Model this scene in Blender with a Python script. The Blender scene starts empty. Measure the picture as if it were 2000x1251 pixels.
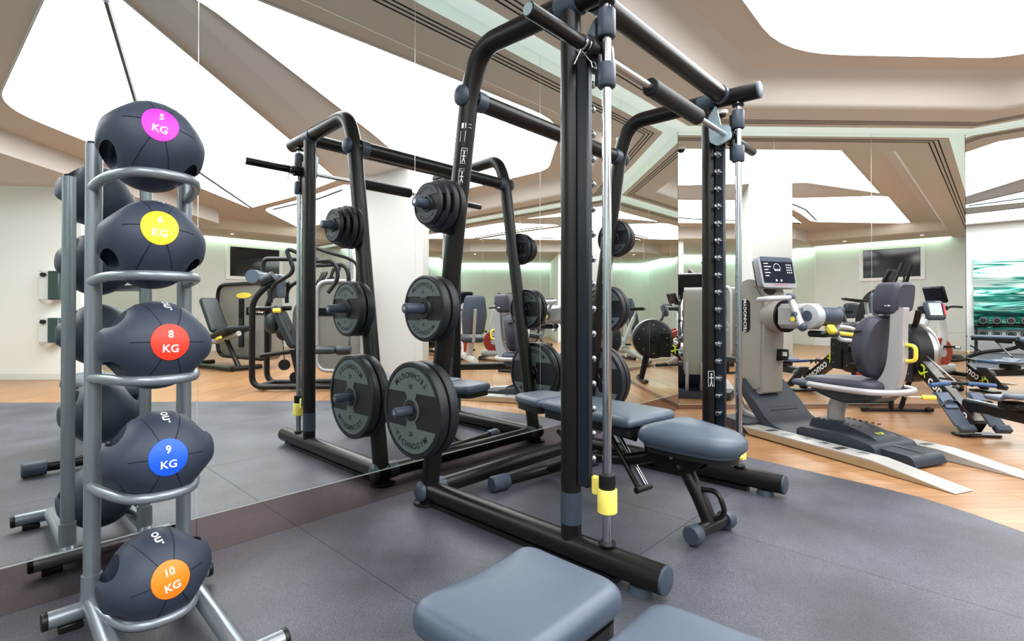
import bpy, bmesh, math, random
from mathutils import Vector, Matrix
random.seed(7)
SC = bpy.context.scene
COL = SC.collection
PI = math.pi

# ------------------------------------------------------------------ camera, world, exposure
FPX, HORIZON, PITCH, CAMH = 1009.0, 606.0, math.radians(0.4), 1.0
cam = bpy.data.cameras.new('camera'); camo = bpy.data.objects.new('camera', cam); COL.objects.link(camo)
camo.location = (0, 0, CAMH); camo.rotation_euler = (PI/2 + PITCH, 0, 0)
cam.sensor_width = 36.0; cam.lens = 36.0*FPX/2000.0
cam.shift_y = -((1251/2) - (HORIZON - FPX*math.tan(PITCH)))/2000.0
cam.clip_start = 0.02
SC.camera = camo
w = bpy.data.worlds.new('world'); SC.world = w; w.use_nodes = True
w.node_tree.nodes['Background'].inputs[0].default_value = (0.9, 0.92, 1, 1)
w.node_tree.nodes['Background'].inputs[1].default_value = 0.3
SC.view_settings.view_transform = 'Standard'; SC.view_settings.look = 'None'
SC.view_settings.gamma = 1.0; SC.view_settings.use_curve_mapping = False
SC.view_settings.exposure = 0.0
PANEL_POWER = 7.5
SC.cycles.max_bounces = 14; SC.cycles.glossy_bounces = 8; SC.cycles.diffuse_bounces = 5
SC.cycles.sample_clamp_indirect = 6.0

# ------------------------------------------------------------------ room frame
TH = math.radians(43.4)
D = Vector((math.sin(TH), math.cos(TH), 0)); N = Vector((math.cos(TH), -math.sin(TH), 0))
C1 = Vector((1.684, 5.235, 0))
DF = Vector((math.sin(TH+PI/4), math.cos(TH+PI/4), 0)); NF = Vector((DF.y, -DF.x, 0))
C2 = C1 + DF*2.992
DR = Vector((math.sin(TH+PI/2), math.cos(TH+PI/2), 0)); NR = Vector((DR.y, -DR.x, 0))
def WF(x, y, z=0.0):                       # wall frame: x along the left mirror, y towards it
    return C1 + D*x - N*y + Vector((0, 0, z))
ROT_WF = PI/2 - TH

# ------------------------------------------------------------------ materials
def mat(name, base, rough=0.5, metal=0.0, spec=0.5, bump=None, vary=None, emit=None, coat=0.0):
    m = bpy.data.materials.new(name); m.use_nodes = True
    nt = m.node_tree; b = nt.nodes['Principled BSDF']
    b.inputs['Base Color'].default_value = (*base, 1); b.inputs['Roughness'].default_value = rough
    b.inputs['Metallic'].default_value = metal; b.inputs['Specular IOR Level'].default_value = spec
    b.inputs['Coat Weight'].default_value = coat
    tc = nt.nodes.new('ShaderNodeTexCoord')
    if bump or vary:
        n = nt.nodes.new('ShaderNodeTexNoise'); n.inputs['Scale'].default_value = (bump or vary)[0]
        n.inputs['Detail'].default_value = 4
        nt.links.new(tc.outputs['Object'], n.inputs['Vector'])
    if bump:
        bp = nt.nodes.new('ShaderNodeBump'); bp.inputs['Strength'].default_value = bump[1]
        bp.inputs['Distance'].default_value = 0.01
        nt.links.new(n.outputs['Fac'], bp.inputs['Height']); nt.links.new(bp.outputs['Normal'], b.inputs['Normal'])
    if vary:
        n2 = nt.nodes.new('ShaderNodeTexNoise'); n2.inputs['Scale'].default_value = vary[0]; n2.inputs['Detail'].default_value = 5
        nt.links.new(tc.outputs['Object'], n2.inputs['Vector'])
        mx = nt.nodes.new('ShaderNodeMix'); mx.data_type = 'RGBA'
        mx.inputs['A'].default_value = (*[c*(1-vary[1]) for c in base], 1)
        mx.inputs['B'].default_value = (*[min(1, c*(1+vary[1])) for c in base], 1)
        nt.links.new(n2.outputs['Fac'], mx.inputs['Factor']); nt.links.new(mx.outputs['Result'], b.inputs['Base Color'])
    if emit:
        b.inputs['Emission Color'].default_value = (*emit[0], 1); b.inputs['Emission Strength'].default_value = emit[1]
    return m

M = {}
M['black'] = mat('black_powder_coat', (.0065, .0055, .0055), .33, 0, .32, bump=(900, .04))
M['blackplastic'] = mat('black_plastic', (.006, .006, .0065), .4, 0, .35)
M['navyplastic'] = mat('blue_grey_plastic', (.042, .058, .085), .42, 0, .4)
M['navyplate'] = mat('dark_navy_steel', (.008, .013, .021), .36, 0, .4)
M['chrome'] = mat('chrome', (.46, .48, .52), .16, 1.0)
M['steel'] = mat('brushed_steel', (.55, .56, .58), .3, 1.0, vary=(60, .08))
M['zinc'] = mat('zinc_plate', (.42, .55, .62), .35, .6)
M['foam'] = mat('black_foam', (.006, .006, .007), .55, 0, .35, bump=(300, .1))
M['rubber'] = mat('plate_rubber', (.011, .012, .016), .46, 0, .4, bump=(400, .06))
M['plateface'] = mat('plate_grey_face', (.105, .128, .132), .55, 0, .35, vary=(120, .12))
M['smallface'] = mat('small_plate_face', (.05, .058, .075), .5, vary=(160, .15))
M['letter'] = mat('raised_black_letters', (.003, .003, .0035), .5, 0, .2)
M['white'] = mat('white_print', (.85, .85, .85), .5)
M['yellow'] = mat('yellow_plastic', (.85, .66, .06), .4)
M['yellowpale'] = mat('pale_yellow_plastic', (.88, .74, .14), .4)
M['vinyl'] = mat('blue_grey_vinyl', (.056, .079, .116), .36, 0, .6, bump=(700, .12))
M['vinyldark'] = mat('dark_vinyl', (.018, .024, .03), .42, 0, .4, bump=(700, .12))
M['vinylpurple'] = mat('plum_grey_vinyl', (.045, .045, .066), .5, 0, .4, bump=(500, .1))
M['rack'] = mat('grey_silver_paint', (.25, .28, .315), .3, .5)
M['ball'] = mat('slate_rubber', (.030, .041, .068), .52, 0, .4, bump=(800, .12), vary=(9, .1))
M['seam'] = mat('ball_seam', (.004, .005, .009), .6, 0, .2)
for k, c in dict(magenta=(.60, .03, .52), amber=(.90, .62, .01), red=(.82, .035, .012), blue=(.006, .10, .78), orange=(.95, .23, .005)).items():
    M[k] = mat(k + '_rubber_disc', c, .5)
M['wall'] = mat('white_wall_paint', (.70, .69, .665), .6, vary=(3, .015))
M['pillar'] = mat('white_pillar_paint_toned_down', (.54, .535, .52), .6, vary=(3, .015))  # white wall paint darkened in the colour, to offset glare from the panels
M['partition'] = mat('white_wall_paint_brightened', (.84, .83, .80), .6)  # white wall paint lightened in the colour, to make up for weak light
M['wallpanel'] = mat('white_lacquer_panel', (.68, .685, .66), .45)
M['ceil'] = mat('warm_ceiling_plaster', (.64, .545, .455), .8, vary=(1.5, .03))
M['fascia'] = mat('lit_ceiling_plaster', (.64, .595, .555), .8)  # ceiling plaster coloured paler, standing for panel light on slopes and ridge
M['slot'] = mat('slot_black', (.006, .006, .006), .8)
M['mint'] = mat('mint_frosted_strip', (.72, .82, .78), .35, emit=((.80, 1.0, .92), .42))
M['panel'] = mat('backlit_stretch_panel', (.9, .9, .9), .6, emit=((.965, .985, 1), PANEL_POWER))
M['cove'] = mat('cove_tube_light', (.7, 1, .85), .5, emit=((.66, 1.0, .82), 15.0))
M['lamp'] = mat('downlight_glow', (1, 1, 1), .5, emit=((1, .97, .9), 8.0))
M['mirror'] = mat('mirror_silver', (.88, .915, .90), 0.0, 1.0)
M['mirroredge'] = mat('mirror_polished_edge', (.80, .84, .83), .15, .6)
M['bronze'] = mat('bronze_mirror_strip', (.40, .325, .32), .03, 1.0)
M['taupe'] = mat('taupe_shroud', (.275, .258, .228), .45)
M['shroud'] = mat('taupe_sheet_metal', (.21, .20, .182), .42, 0, .4)
M['consoleframe'] = mat('console_frame_silver', (.24, .25, .27), .35, .3)
M['silver'] = mat('silver_plastic', (.40, .39, .40), .35, .2)
M['silverlight'] = mat('pale_silver_plastic', (.44, .455, .48), .35, .1)
M['ramp'] = mat('charcoal_ramp_plastic', (.022, .029, .043), .5, bump=(200, .05))
M['alu'] = mat('brushed_aluminium_ramp', (.44, .43, .41), .4, .3, vary=(30, .08))
M['aluside'] = mat('champagne_aluminium', (.40, .30, .18), .45, .3)
M['screen'] = mat('console_glass', (.004, .007, .018), .2, 0, .25)
M['tv'] = mat('tv_glass', (.006, .006, .008), .08)
M['lcd'] = mat('lcd_grey_green', (.36, .42, .40), .3)
M['lime'] = mat('lime_print', (.68, .85, .02), .5)
M['bluehandle'] = mat('blue_rubber_handle', (.03, .085, .21), .5)
M['seatgrey'] = mat('rower_seat_grey', (.10, .125, .18), .45)
M['whiteframe'] = mat('white_bike_paint', (.58, .60, .60), .35)
M['redwheel'] = mat('red_flywheel', (.42, .035, .015), .4)
M['greenglass'] = mat('dark_green_plastic', (.03, .06, .055), .3)
M['redlabel'] = mat('red_print', (.45, .06, .08), .5)

def wood_material():
    m = bpy.data.materials.new('honey_oak'); m.use_nodes = True; nt = m.node_tree; b = nt.nodes['Principled BSDF']
    tc = nt.nodes.new('ShaderNodeTexCoord'); mp = nt.nodes.new('ShaderNodeMapping')
    mp.inputs['Scale'].default_value = (1.3, 22, 8)
    nt.links.new(tc.outputs['Object'], mp.inputs['Vector'])
    oi = nt.nodes.new('ShaderNodeObjectInfo')
    cx = nt.nodes.new('ShaderNodeVectorMath'); cx.operation = 'ADD'
    sc = nt.nodes.new('ShaderNodeVectorMath'); sc.operation = 'SCALE'; sc.inputs['Scale'].default_value = 40
    cb = nt.nodes.new('ShaderNodeCombineXYZ')
    for k in range(3): nt.links.new(oi.outputs['Random'], cb.inputs[k])
    nt.links.new(cb.outputs[0], sc.inputs[0]); nt.links.new(mp.outputs[0], cx.inputs[0]); nt.links.new(sc.outputs[0], cx.inputs[1])
    n = nt.nodes.new('ShaderNodeTexNoise'); n.inputs['Scale'].default_value = 1.0; n.inputs['Detail'].default_value = 6; n.inputs['Distortion'].default_value = .6
    nt.links.new(cx.outputs[0], n.inputs['Vector'])
    cr = nt.nodes.new('ShaderNodeValToRGB')
    cr.color_ramp.elements[0].position = .3; cr.color_ramp.elements[0].color = (.27, .128, .050, 1)
    cr.color_ramp.elements[1].position = .72; cr.color_ramp.elements[1].color = (.40, .215, .10, 1)
    nt.links.new(n.outputs['Fac'], cr.inputs[0])
    hv = nt.nodes.new('ShaderNodeHueSaturation')
    mr = nt.nodes.new('ShaderNodeMapRange'); mr.inputs['To Min'].default_value = .92; mr.inputs['To Max'].default_value = 1.08
    nt.links.new(oi.outputs['Random'], mr.inputs['Value']); nt.links.new(mr.outputs[0], hv.inputs['Value'])
    nt.links.new(cr.outputs[0], hv.inputs['Color']); nt.links.new(hv.outputs[0], b.inputs['Base Color'])
    b.inputs['Roughness'].default_value = .34
    return m
M['wood'] = wood_material()

def mat_material():
    m = bpy.data.materials.new('speckled_rubber_tile'); m.use_nodes = True; nt = m.node_tree; b = nt.nodes['Principled BSDF']
    tc = nt.nodes.new('ShaderNodeTexCoord')
    n = nt.nodes.new('ShaderNodeTexNoise'); n.inputs['Scale'].default_value = 2.2; n.inputs['Detail'].default_value = 7
    n2 = nt.nodes.new('ShaderNodeTexNoise'); n2.inputs['Scale'].default_value = 260; n2.inputs['Detail'].default_value = 2
    nt.links.new(tc.outputs['Object'], n.inputs['Vector']); nt.links.new(tc.outputs['Object'], n2.inputs['Vector'])
    c1 = nt.nodes.new('ShaderNodeValToRGB')
    c1.color_ramp.elements[0].position = .3; c1.color_ramp.elements[0].color = (.040, .042, .053, 1)
    c1.color_ramp.elements[1].position = .75; c1.color_ramp.elements[1].color = (.112, .115, .143, 1)
    nt.links.new(n.outputs['Fac'], c1.inputs[0])
    c2 = nt.nodes.new('ShaderNodeValToRGB')
    c2.color_ramp.elements[0].position = .40; c2.color_ramp.elements[0].color = (.55, .55, .55, 1)
    c2.color_ramp.elements[1].position = .70; c2.color_ramp.elements[1].color = (1.5, 1.5, 1.5, 1)
    nt.links.new(n2.outputs['Fac'], c2.inputs[0])
    mx = nt.nodes.new('ShaderNodeMix'); mx.data_type = 'RGBA'; mx.blend_type = 'MULTIPLY'; mx.inputs['Factor'].default_value = 1
    nt.links.new(c1.outputs[0], mx.inputs['A']); nt.links.new(c2.outputs[0], mx.inputs['B'])
    nt.links.new(mx.outputs['Result'], b.inputs['Base Color'])
    bp = nt.nodes.new('ShaderNodeBump'); bp.inputs['Strength'].default_value = .25; bp.inputs['Distance'].default_value = .004
    nt.links.new(n2.outputs['Fac'], bp.inputs['Height']); nt.links.new(bp.outputs[0], b.inputs['Normal'])
    b.inputs['Roughness'].default_value = .47
    return m
M['mat'] = mat_material()

def wavy_material():
    m = bpy.data.materials.new('wavy_green_glass'); m.use_nodes = True; nt = m.node_tree; b = nt.nodes['Principled BSDF']
    tc = nt.nodes.new('ShaderNodeTexCoord'); mp = nt.nodes.new('ShaderNodeMapping'); mp.inputs['Scale'].default_value = (1, .32, 3.6)
    nt.links.new(tc.outputs['Object'], mp.inputs['Vector'])
    n = nt.nodes.new('ShaderNodeTexNoise'); n.inputs['Scale'].default_value = 2.2; n.inputs['Detail'].default_value = 3; n.inputs['Distortion'].default_value = 1.6
    nt.links.new(mp.outputs[0], n.inputs['Vector'])
    cr = nt.nodes.new('ShaderNodeValToRGB'); e = cr.color_ramp.elements
    e[0].position = .36; e[0].color = (.008, .06, .05, 1); e[1].position = .62; e[1].color = (.75, .86, .82, 1)  # white end of the ramp: reflections on the glass painted as streaks
    x = e.new(.47); x.color = (.03, .30, .23, 1); x = e.new(.53); x.color = (.20, .50, .42, 1)
    sx = nt.nodes.new('ShaderNodeSeparateXYZ'); nt.links.new(tc.outputs['Object'], sx.inputs[0])
    mr = nt.nodes.new('ShaderNodeMapRange'); mr.inputs['From Min'].default_value = .9; mr.inputs['From Max'].default_value = 1.9
    mr.inputs['To Min'].default_value = -.10; mr.inputs['To Max'].default_value = .12  # more of the painted reflection towards the top
    nt.links.new(sx.outputs['Z'], mr.inputs['Value'])
    ad = nt.nodes.new('ShaderNodeMath'); ad.operation = 'ADD'; nt.links.new(n.outputs['Fac'], ad.inputs[0]); nt.links.new(mr.outputs[0], ad.inputs[1])
    nt.links.new(ad.outputs[0], cr.inputs[0]); nt.links.new(cr.outputs[0], b.inputs['Base Color'])
    b.inputs['Roughness'].default_value = .08; b.inputs['Metallic'].default_value = .3
    return m
M['wavy'] = wavy_material()

# ------------------------------------------------------------------ mesh builder
def frame_from(dv):
    z = Vector(dv).normalized(); a = Vector((0, 0, 1)) if abs(z.z) < .9 else Vector((1, 0, 0))
    x = a.cross(z).normalized(); return x, z.cross(x), z
class MB:
    def __init__(s, off=(0, 0, 0), mtx=None):
        s.v = []; s.f = []; s.off = Vector(off); s.m = mtx
    def add(s, vs, fs):
        o = len(s.v)
        for p in vs:
            p = Vector(p)
            if s.m is not None: p = s.m @ p
            s.v.append(p - s.off)
        s.f += [tuple(i + o for i in f) for f in fs]
        return s
    def box(s, c, size, rz=0.0, bev=0.0, rot=None):
        x, y, z = [k/2 for k in size]; b = min(bev, x*.98, y*.98, z*.98)
        R = rot if rot is not None else Matrix.Rotation(rz, 3, 'Z'); c = Vector(c)
        if b <= 0:
            vs = [(i*x, j*y, k*z) for i in (-1, 1) for j in (-1, 1) for k in (-1, 1)]
            fs = [(0, 1, 3, 2), (4, 6, 7, 5), (0, 4, 5, 1), (2, 3, 7, 6), (0, 2, 6, 4), (1, 5, 7, 3)]
        else:
            vs = []; idx = {}
            for i in (-1, 1):
                for j in (-1, 1):
                    for k in (-1, 1):
                        for a, p in enumerate(((i*x, j*(y-b), k*(z-b)), (i*(x-b), j*y, k*(z-b)), (i*(x-b), j*(y-b), k*z))):
                            idx[(i, j, k, a)] = len(vs); vs.append(p)
            fs = []
            q = [(-1, -1), (1, -1), (1, 1), (-1, 1)]
            for sgn in (-1, 1):
                for a in range(3):
                    def key(u, v):
                        t = [0, 0, 0]; t[a] = sgn; t[(a+1) % 3] = u; t[(a+2) % 3] = v; return idx[(*t, a)]
                    f = [key(u, v) for u, v in q]; fs.append(tuple(f if sgn > 0 else f[::-1]))
            for a in range(3):
                b1, b2 = (a+1) % 3, (a+2) % 3
                for u in (-1, 1):
                    for v in (-1, 1):
                        def kk(t0, ax):
                            t = [0, 0, 0]; t[a] = t0; t[b1] = u; t[b2] = v; return idx[(*t, ax)]
                        f = [kk(-1, b1), kk(1, b1), kk(1, b2), kk(-1, b2)]
                        fs.append(tuple(f if u*v > 0 else f[::-1]))
            for i in (-1, 1):
                for j in (-1, 1):
                    for k in (-1, 1):
                        f = [idx[(i, j, k, a)] for a in range(3)]; fs.append(tuple(f if i*j*k > 0 else f[::-1]))
        return s.add([R @ Vector(p) + c for p in vs], fs)
    def cyl(s, p0, p1, r, r2=None, seg=20, bev=0.0):
        p0, p1 = Vector(p0), Vector(p1); L = (p1-p0).length; r2 = r if r2 is None else r2
        prof = [(0, 0), (r, 0), (r2, L), (0, L)] if bev <= 0 else [(0, 0), (r-bev, 0), (r-bev*.3, bev*.3), (r, bev), (r2, L-bev), (r2-bev*.3, L-bev*.3), (r2-bev, L), (0, L)]
        return s.lathe(prof, p0, p1-p0, seg)
    def lathe(s, prof, p0, dv, seg=24):
        x, y, z = frame_from(dv); p0 = Vector(p0); vs = []; rows = []
        for r, h in prof:
            if r <= 1e-6: rows.append([len(vs)]); vs.append(p0 + z*h)
            else:
                rows.append(list(range(len(vs), len(vs)+seg)))
                vs += [p0 + z*h + x*(r*math.cos(2*PI*i/seg)) + y*(r*math.sin(2*PI*i/seg)) for i in range(seg)]
        fs = []
        for a, b in zip(rows, rows[1:]):
            for i in range(seg):
                j = (i+1) % seg
                if len(a) == 1 and len(b) == 1: continue
                if len(a) == 1: fs.append((a[0], b[j], b[i]))
                elif len(b) == 1: fs.append((a[i], a[j], b[0]))
                else: fs.append((a[i], a[j], b[j], b[i]))
        return s.add(vs, fs)
    def tube(s, pts, r, seg=14, bend=0.0, closed=False, n=6, flat=None, radii=None):
        P = [Vector(p) for p in pts]
        if bend > 0 and len(P) > 2:
            Q = [] if closed else [P[0]]
            rng = range(len(P)) if closed else range(1, len(P)-1)
            for i in rng:
                a, b, c = P[i-1], P[i], P[(i+1) % len(P)]
                la, lc = (a-b).length, (c-b).length
                t = min(bend, la*.49, lc*.49); pa = b + (a-b)*(t/la); pc = b + (c-b)*(t/lc)
                for k in range(n+1):
                    u = k/n; Q.append(pa*(1-u)**2 + b*(2*u*(1-u)) + pc*u*u)
            if not closed: Q.append(P[-1])
            P = Q
        m = len(P); T = []
        for i in range(m):
            if closed: t = P[(i+1) % m] - P[i-1]
            else: t = P[min(i+1, m-1)] - P[max(i-1, 0)]
            T.append(t.normalized())
        x, y, _ = frame_from(T[0]); vs = []; rows = []
        for i in range(m):
            if i > 0:
                ax = T[i-1].cross(T[i])
                if ax.length > 1e-7:
                    R = Matrix.Rotation(T[i-1].angle(T[i]), 3, ax.normalized()); x = R @ x; y = R @ y
            rr = radii[min(len(radii)-1, int(i*len(radii)/m))] if radii else r
            fx, fy = flat if flat else (1, 1)
            rows.append(list(range(len(vs), len(vs)+seg)))
            vs += [P[i] + x*(rr*fx*math.cos(2*PI*k/seg)) + y*(rr*fy*math.sin(2*PI*k/seg)) for k in range(seg)]
        fs = []
        for i in range(m if closed else m-1):
            a, b = rows[i], rows[(i+1) % m]
            fs += [(a[k], a[(k+1) % seg], b[(k+1) % seg], b[k]) for k in range(seg)]
        if not closed: fs += [tuple(rows[0][::-1]), tuple(rows[-1])]
        return s.add(vs, fs)
    def prism(s, poly, fn, t0, t1):          # poly in 2D, fn(u, v, t) -> 3D
        n = len(poly)
        vs = [fn(u, v, t0) for u, v in poly] + [fn(u, v, t1) for u, v in poly]
        fs = [tuple(range(n))[::-1], tuple(range(n, 2*n))] + [(i, (i+1) % n, n+(i+1) % n, n+i) for i in range(n)]
        return s.add(vs, fs)
    def pad(s, poly, z0, z1, rnd, fn=None, crown=0.0):      # cushion: outline with rounded top and bottom edges
        n = len(poly); cx = sum(p[0] for p in poly)/n; cy = sum(p[1] for p in poly)/n
        ext = min(max(abs(p[0]-cx) for p in poly), max(abs(p[1]-cy) for p in poly))
        fn = fn or (lambda u, v, t: (u, v, t)); rows = []; vs = []
        prof = [(1-(rnd*.41)/ext-.03, z0)]
        for k in range(5): a = -PI/2*(1-k/4)*.6; prof.append((1-(rnd*(1-math.cos(a)))/ext, z0+rnd+rnd*math.sin(a)*.9))
        for k in range(6): a = PI/2*k/5; prof.append((1-(rnd*(1-math.cos(a)))/ext, z1-rnd+rnd*math.sin(a)))
        prof.append(((1-rnd/ext)*.6, z1+crown*.75)); prof.append(((1-rnd/ext)*.25, z1+crown))
        for k, h in prof:
            rows.append(list(range(len(vs), len(vs)+n))); vs += [fn(cx+(u-cx)*k, cy+(v-cy)*k, h) for u, v in poly]
        fs = [tuple(rows[0][::-1]), tuple(rows[-1])]
        for a, b in zip(rows, rows[1:]): fs += [(a[i], a[(i+1) % n], b[(i+1) % n], b[i]) for i in range(n)]
        return s.add(vs, fs)
    def ell(s, c, r, seg=20, rings=12, rot=None):
        vs = [(0, 0, -1)]; rows = [[0]]
        for i in range(1, rings):
            a = PI*i/rings - PI/2; rows.append(list(range(len(vs), len(vs)+seg)))
            vs += [(math.cos(a)*math.cos(2*PI*k/seg), math.cos(a)*math.sin(2*PI*k/seg), math.sin(a)) for k in range(seg)]
        rows.append([len(vs)]); vs.append((0, 0, 1)); fs = []
        for a, b in zip(rows, rows[1:]):
            for i in range(seg):
                j = (i+1) % seg
                if len(a) == 1: fs.append((a[0], b[j], b[i]))
                elif len(b) == 1: fs.append((a[i], a[j], b[0]))
                else: fs.append((a[i], a[j], b[j], b[i]))
        R = rot or Matrix.Identity(3); c = Vector(c)
        return s.add([R @ Vector((p[0]*r[0], p[1]*r[1], p[2]*r[2])) + c for p in vs], fs)
    def mesh(s, name, m, angle=38):
        me = bpy.data.meshes.new(name); me.from_pydata(s.v, [], s.f); me.materials.append(m)
        me.validate(); me.update()
        b = bmesh.new(); b.from_mesh(me); bmesh.ops.recalc_face_normals(b, faces=b.faces); b.to_mesh(me); b.free()
        for p in me.polygons: p.use_smooth = True
        me.set_sharp_from_angle(angle=math.radians(angle))
        return me
    def obj(s, name, m, parent=None, angle=38):
        o = bpy.data.objects.new(name, s.mesh(name, m, angle)); COL.objects.link(o)
        if parent is not None: o.parent = parent
        return o

def tag(o, label=None, cat=None, group=None, kind=None):
    if label: o['label'] = label
    if cat: o['category'] = cat
    if group: o['group'] = group
    if kind: o['kind'] = kind
    return o
def empty(name, loc=(0, 0, 0), rz=0.0):
    o = bpy.data.objects.new(name, None); COL.objects.link(o); o.empty_display_size = .1
    o.location = loc; o.rotation_euler = (0, 0, rz); return o
def thing(name, label, cat, loc=(0, 0, 0), rz=0.0, group=None): return tag(empty(name, loc, rz), label, cat, group)
def dup(o, parent=None):
    c = o.copy(); COL.objects.link(c); c.parent = parent
    for ch in list(o.children): dup(ch, c)
    return c
def rrect(x0, x1, y0, y1, r, n=5):
    out = []
    for cx, cy, a0 in ((x1-r, y1-r, 0), (x0+r, y1-r, PI/2), (x0+r, y0+r, PI), (x1-r, y0+r, 1.5*PI)):
        out += [(cx+r*math.cos(a0+PI/2*k/n), cy+r*math.sin(a0+PI/2*k/n)) for k in range(n+1)]
    return out
def rpoly(pts, r, n=6):                      # round the corners of a polygon; r one number or one per corner
    out = []
    for i, b in enumerate(pts):
        a, c = Vector(pts[i-1]), Vector(pts[(i+1) % len(pts)]); b = Vector(b); rr = r[i] if isinstance(r, (list, tuple)) else r
        la, lc = (a-b).length, (c-b).length; t = min(rr, la*.49, lc*.49)
        if t <= 1e-6: out.append(tuple(b)); continue
        pa = b+(a-b)*(t/la); pc = b+(c-b)*(t/lc)
        for k in range(n+1):
            u = k/n; q = pa*(1-u)**2 + b*(2*u*(1-u)) + pc*u*u; out.append(tuple(q))
    return out
_txt = {}
def text_mesh(s, size=1.0):
    if (s, size) in _txt: return _txt[(s, size)]
    cu = bpy.data.curves.new('t', 'FONT'); cu.body = s; cu.size = size; cu.align_x = 'CENTER'; cu.align_y = 'CENTER'
    cu.resolution_u = 3; cu.offset = size*.018
    o = bpy.data.objects.new('t', cu); COL.objects.link(o); bpy.context.view_layer.update()
    me = bpy.data.meshes.new_from_object(o.evaluated_get(bpy.context.evaluated_depsgraph_get()))
    r = ([tuple(v.co[:2]) for v in me.vertices], [tuple(p.vertices) for p in me.polygons])
    bpy.data.objects.remove(o); bpy.data.meshes.remove(me); _txt[(s, size)] = r; return r
def put_text(mb, s, size, fn):               # fn(u, v) -> 3D
    vs, fs = text_mesh(s, size); mb.add([fn(u, v) for u, v in vs], fs)

# ------------------------------------------------------------------ structure: floor
def clip(poly, p, nn):                       # keep the side where (q - p).nn >= 0
    out = []
    for i in range(len(poly)):
        a, b = Vector(poly[i-1]), Vector(poly[i]); da = (a-p.to_2d()).dot(nn.to_2d()); db = (b-p.to_2d()).dot(nn.to_2d())
        if (da >= 0) != (db >= 0): out.append(tuple(a + (b-a)*(da/(da-db))))
        if db >= 0: out.append(tuple(b))
    return out
W0, RT, KC = WF(-7.6, 0), WF(2.116, -11.9), WF(-1.558, -11.9)
K2, B2 = Vector((8.9, -6.3, 0)), Vector((2.82, -6.3, 0))
ROOM = [W0, C1, C2, RT, KC, K2, B2]
halves = [(C1, N), (C1, NF), (C2, NR), (RT, -N), (Vector((0, -6.3, 0)), Vector((0, 1, 0))), (W0, D)]
floor = MB(); floor.prism([p.to_2d() for p in ROOM], lambda u, v, t: (u, v, t), -.12, -.0125)
floor = tag(floor.obj('floor', M['wood']), kind='structure')
edge = [WF(-7.6, -.001), WF(-1.12, -.001), WF(-1.2, -.6), WF(-1.3, -1.15), WF(-1.345, -1.45), WF(-1.40, -1.83), WF(-1.45, -2.06), WF(-1.56, -2.27), WF(-1.683, -2.445),
        Vector((2.37, 1.9, 0)), Vector((2.39, 1.1, 0)), Vector((2.40, .5, 0)), Vector((2.41, -.86, 0)), Vector((2.46, -2, 0)), Vector((2.5, -6.0, 0))]
MATPOLY = [tuple(p.to_2d()) for p in edge]
def inside(pt, poly):
    c = False
    for i in range(len(poly)):
        (x1, y1), (x2, y2) = poly[i-1], poly[i]
        if (y1 > pt[1]) != (y2 > pt[1]) and pt[0] < (x2-x1)*(pt[1]-y1)/(y2-y1)+x1: c = not c
    return c
# oak planks, laid along the far wall
PL, PW = 2.4, .20
plank_me = None
for j in range(-2, 62):
    for i in range(-1, 7):
        x0 = -2.2 + i*PL + (j*.83 % PL); y0 = .02 + j*PW
        cs = [(x0, y0), (x0+PL-.0018, y0), (x0+PL-.0018, y0+PW-.0018), (x0, y0+PW-.0018)]
        pts = [C1 - DF*2.0 + DF*a + NF*b for a, b in cs]
        poly = [tuple(p.to_2d()) for p in pts]
        if all(inside(q, MATPOLY) for q in poly): continue
        full = poly
        for p, nn in halves:
            if len(poly) > 2: poly = clip(poly, p, nn)
        if len(poly) < 3: continue
        org = pts[0]
        def loc(u, v, t):
            q = Vector((u, v, 0)) - org; return (q.dot(DF), -q.dot(NF), t)
        whole = len(poly) == 4 and all((Vector(a)-Vector(b)).length < 1e-5 for a, b in zip(sorted(poly), sorted(full)))
        if whole and plank_me: o = bpy.data.objects.new('plank', plank_me); COL.objects.link(o)
        else:
            o = MB().prism(poly, loc, -.0125, 0).obj('plank', M['wood'])
            if whole: plank_me = o.data
        o.location = org; o.rotation_euler = (0, 0, math.atan2(DF.y, DF.x))
        o.parent = floor
# rubber tiles
k = 0
for i in range(6):
    for j in range(8):
        xa, xb = -7.8 + i*1.3, -7.8 + (i+1)*1.3 - .0022
        ya, yb = -1.3*(j+1) + .0022, -1.3*j
        poly = list(MATPOLY)
        for p, nn in ((WF(xa, 0), D), (WF(xb, 0), -D), (WF(0, ya), -N), (WF(0, yb), N)):
            if len(poly) > 2: poly = clip(poly, p, nn)
        if len(poly) < 3: continue
        MB().prism(poly, lambda u, v, t: (u, v, t), -.012, .003).obj('rubber_tile', M['mat'], floor)

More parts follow.
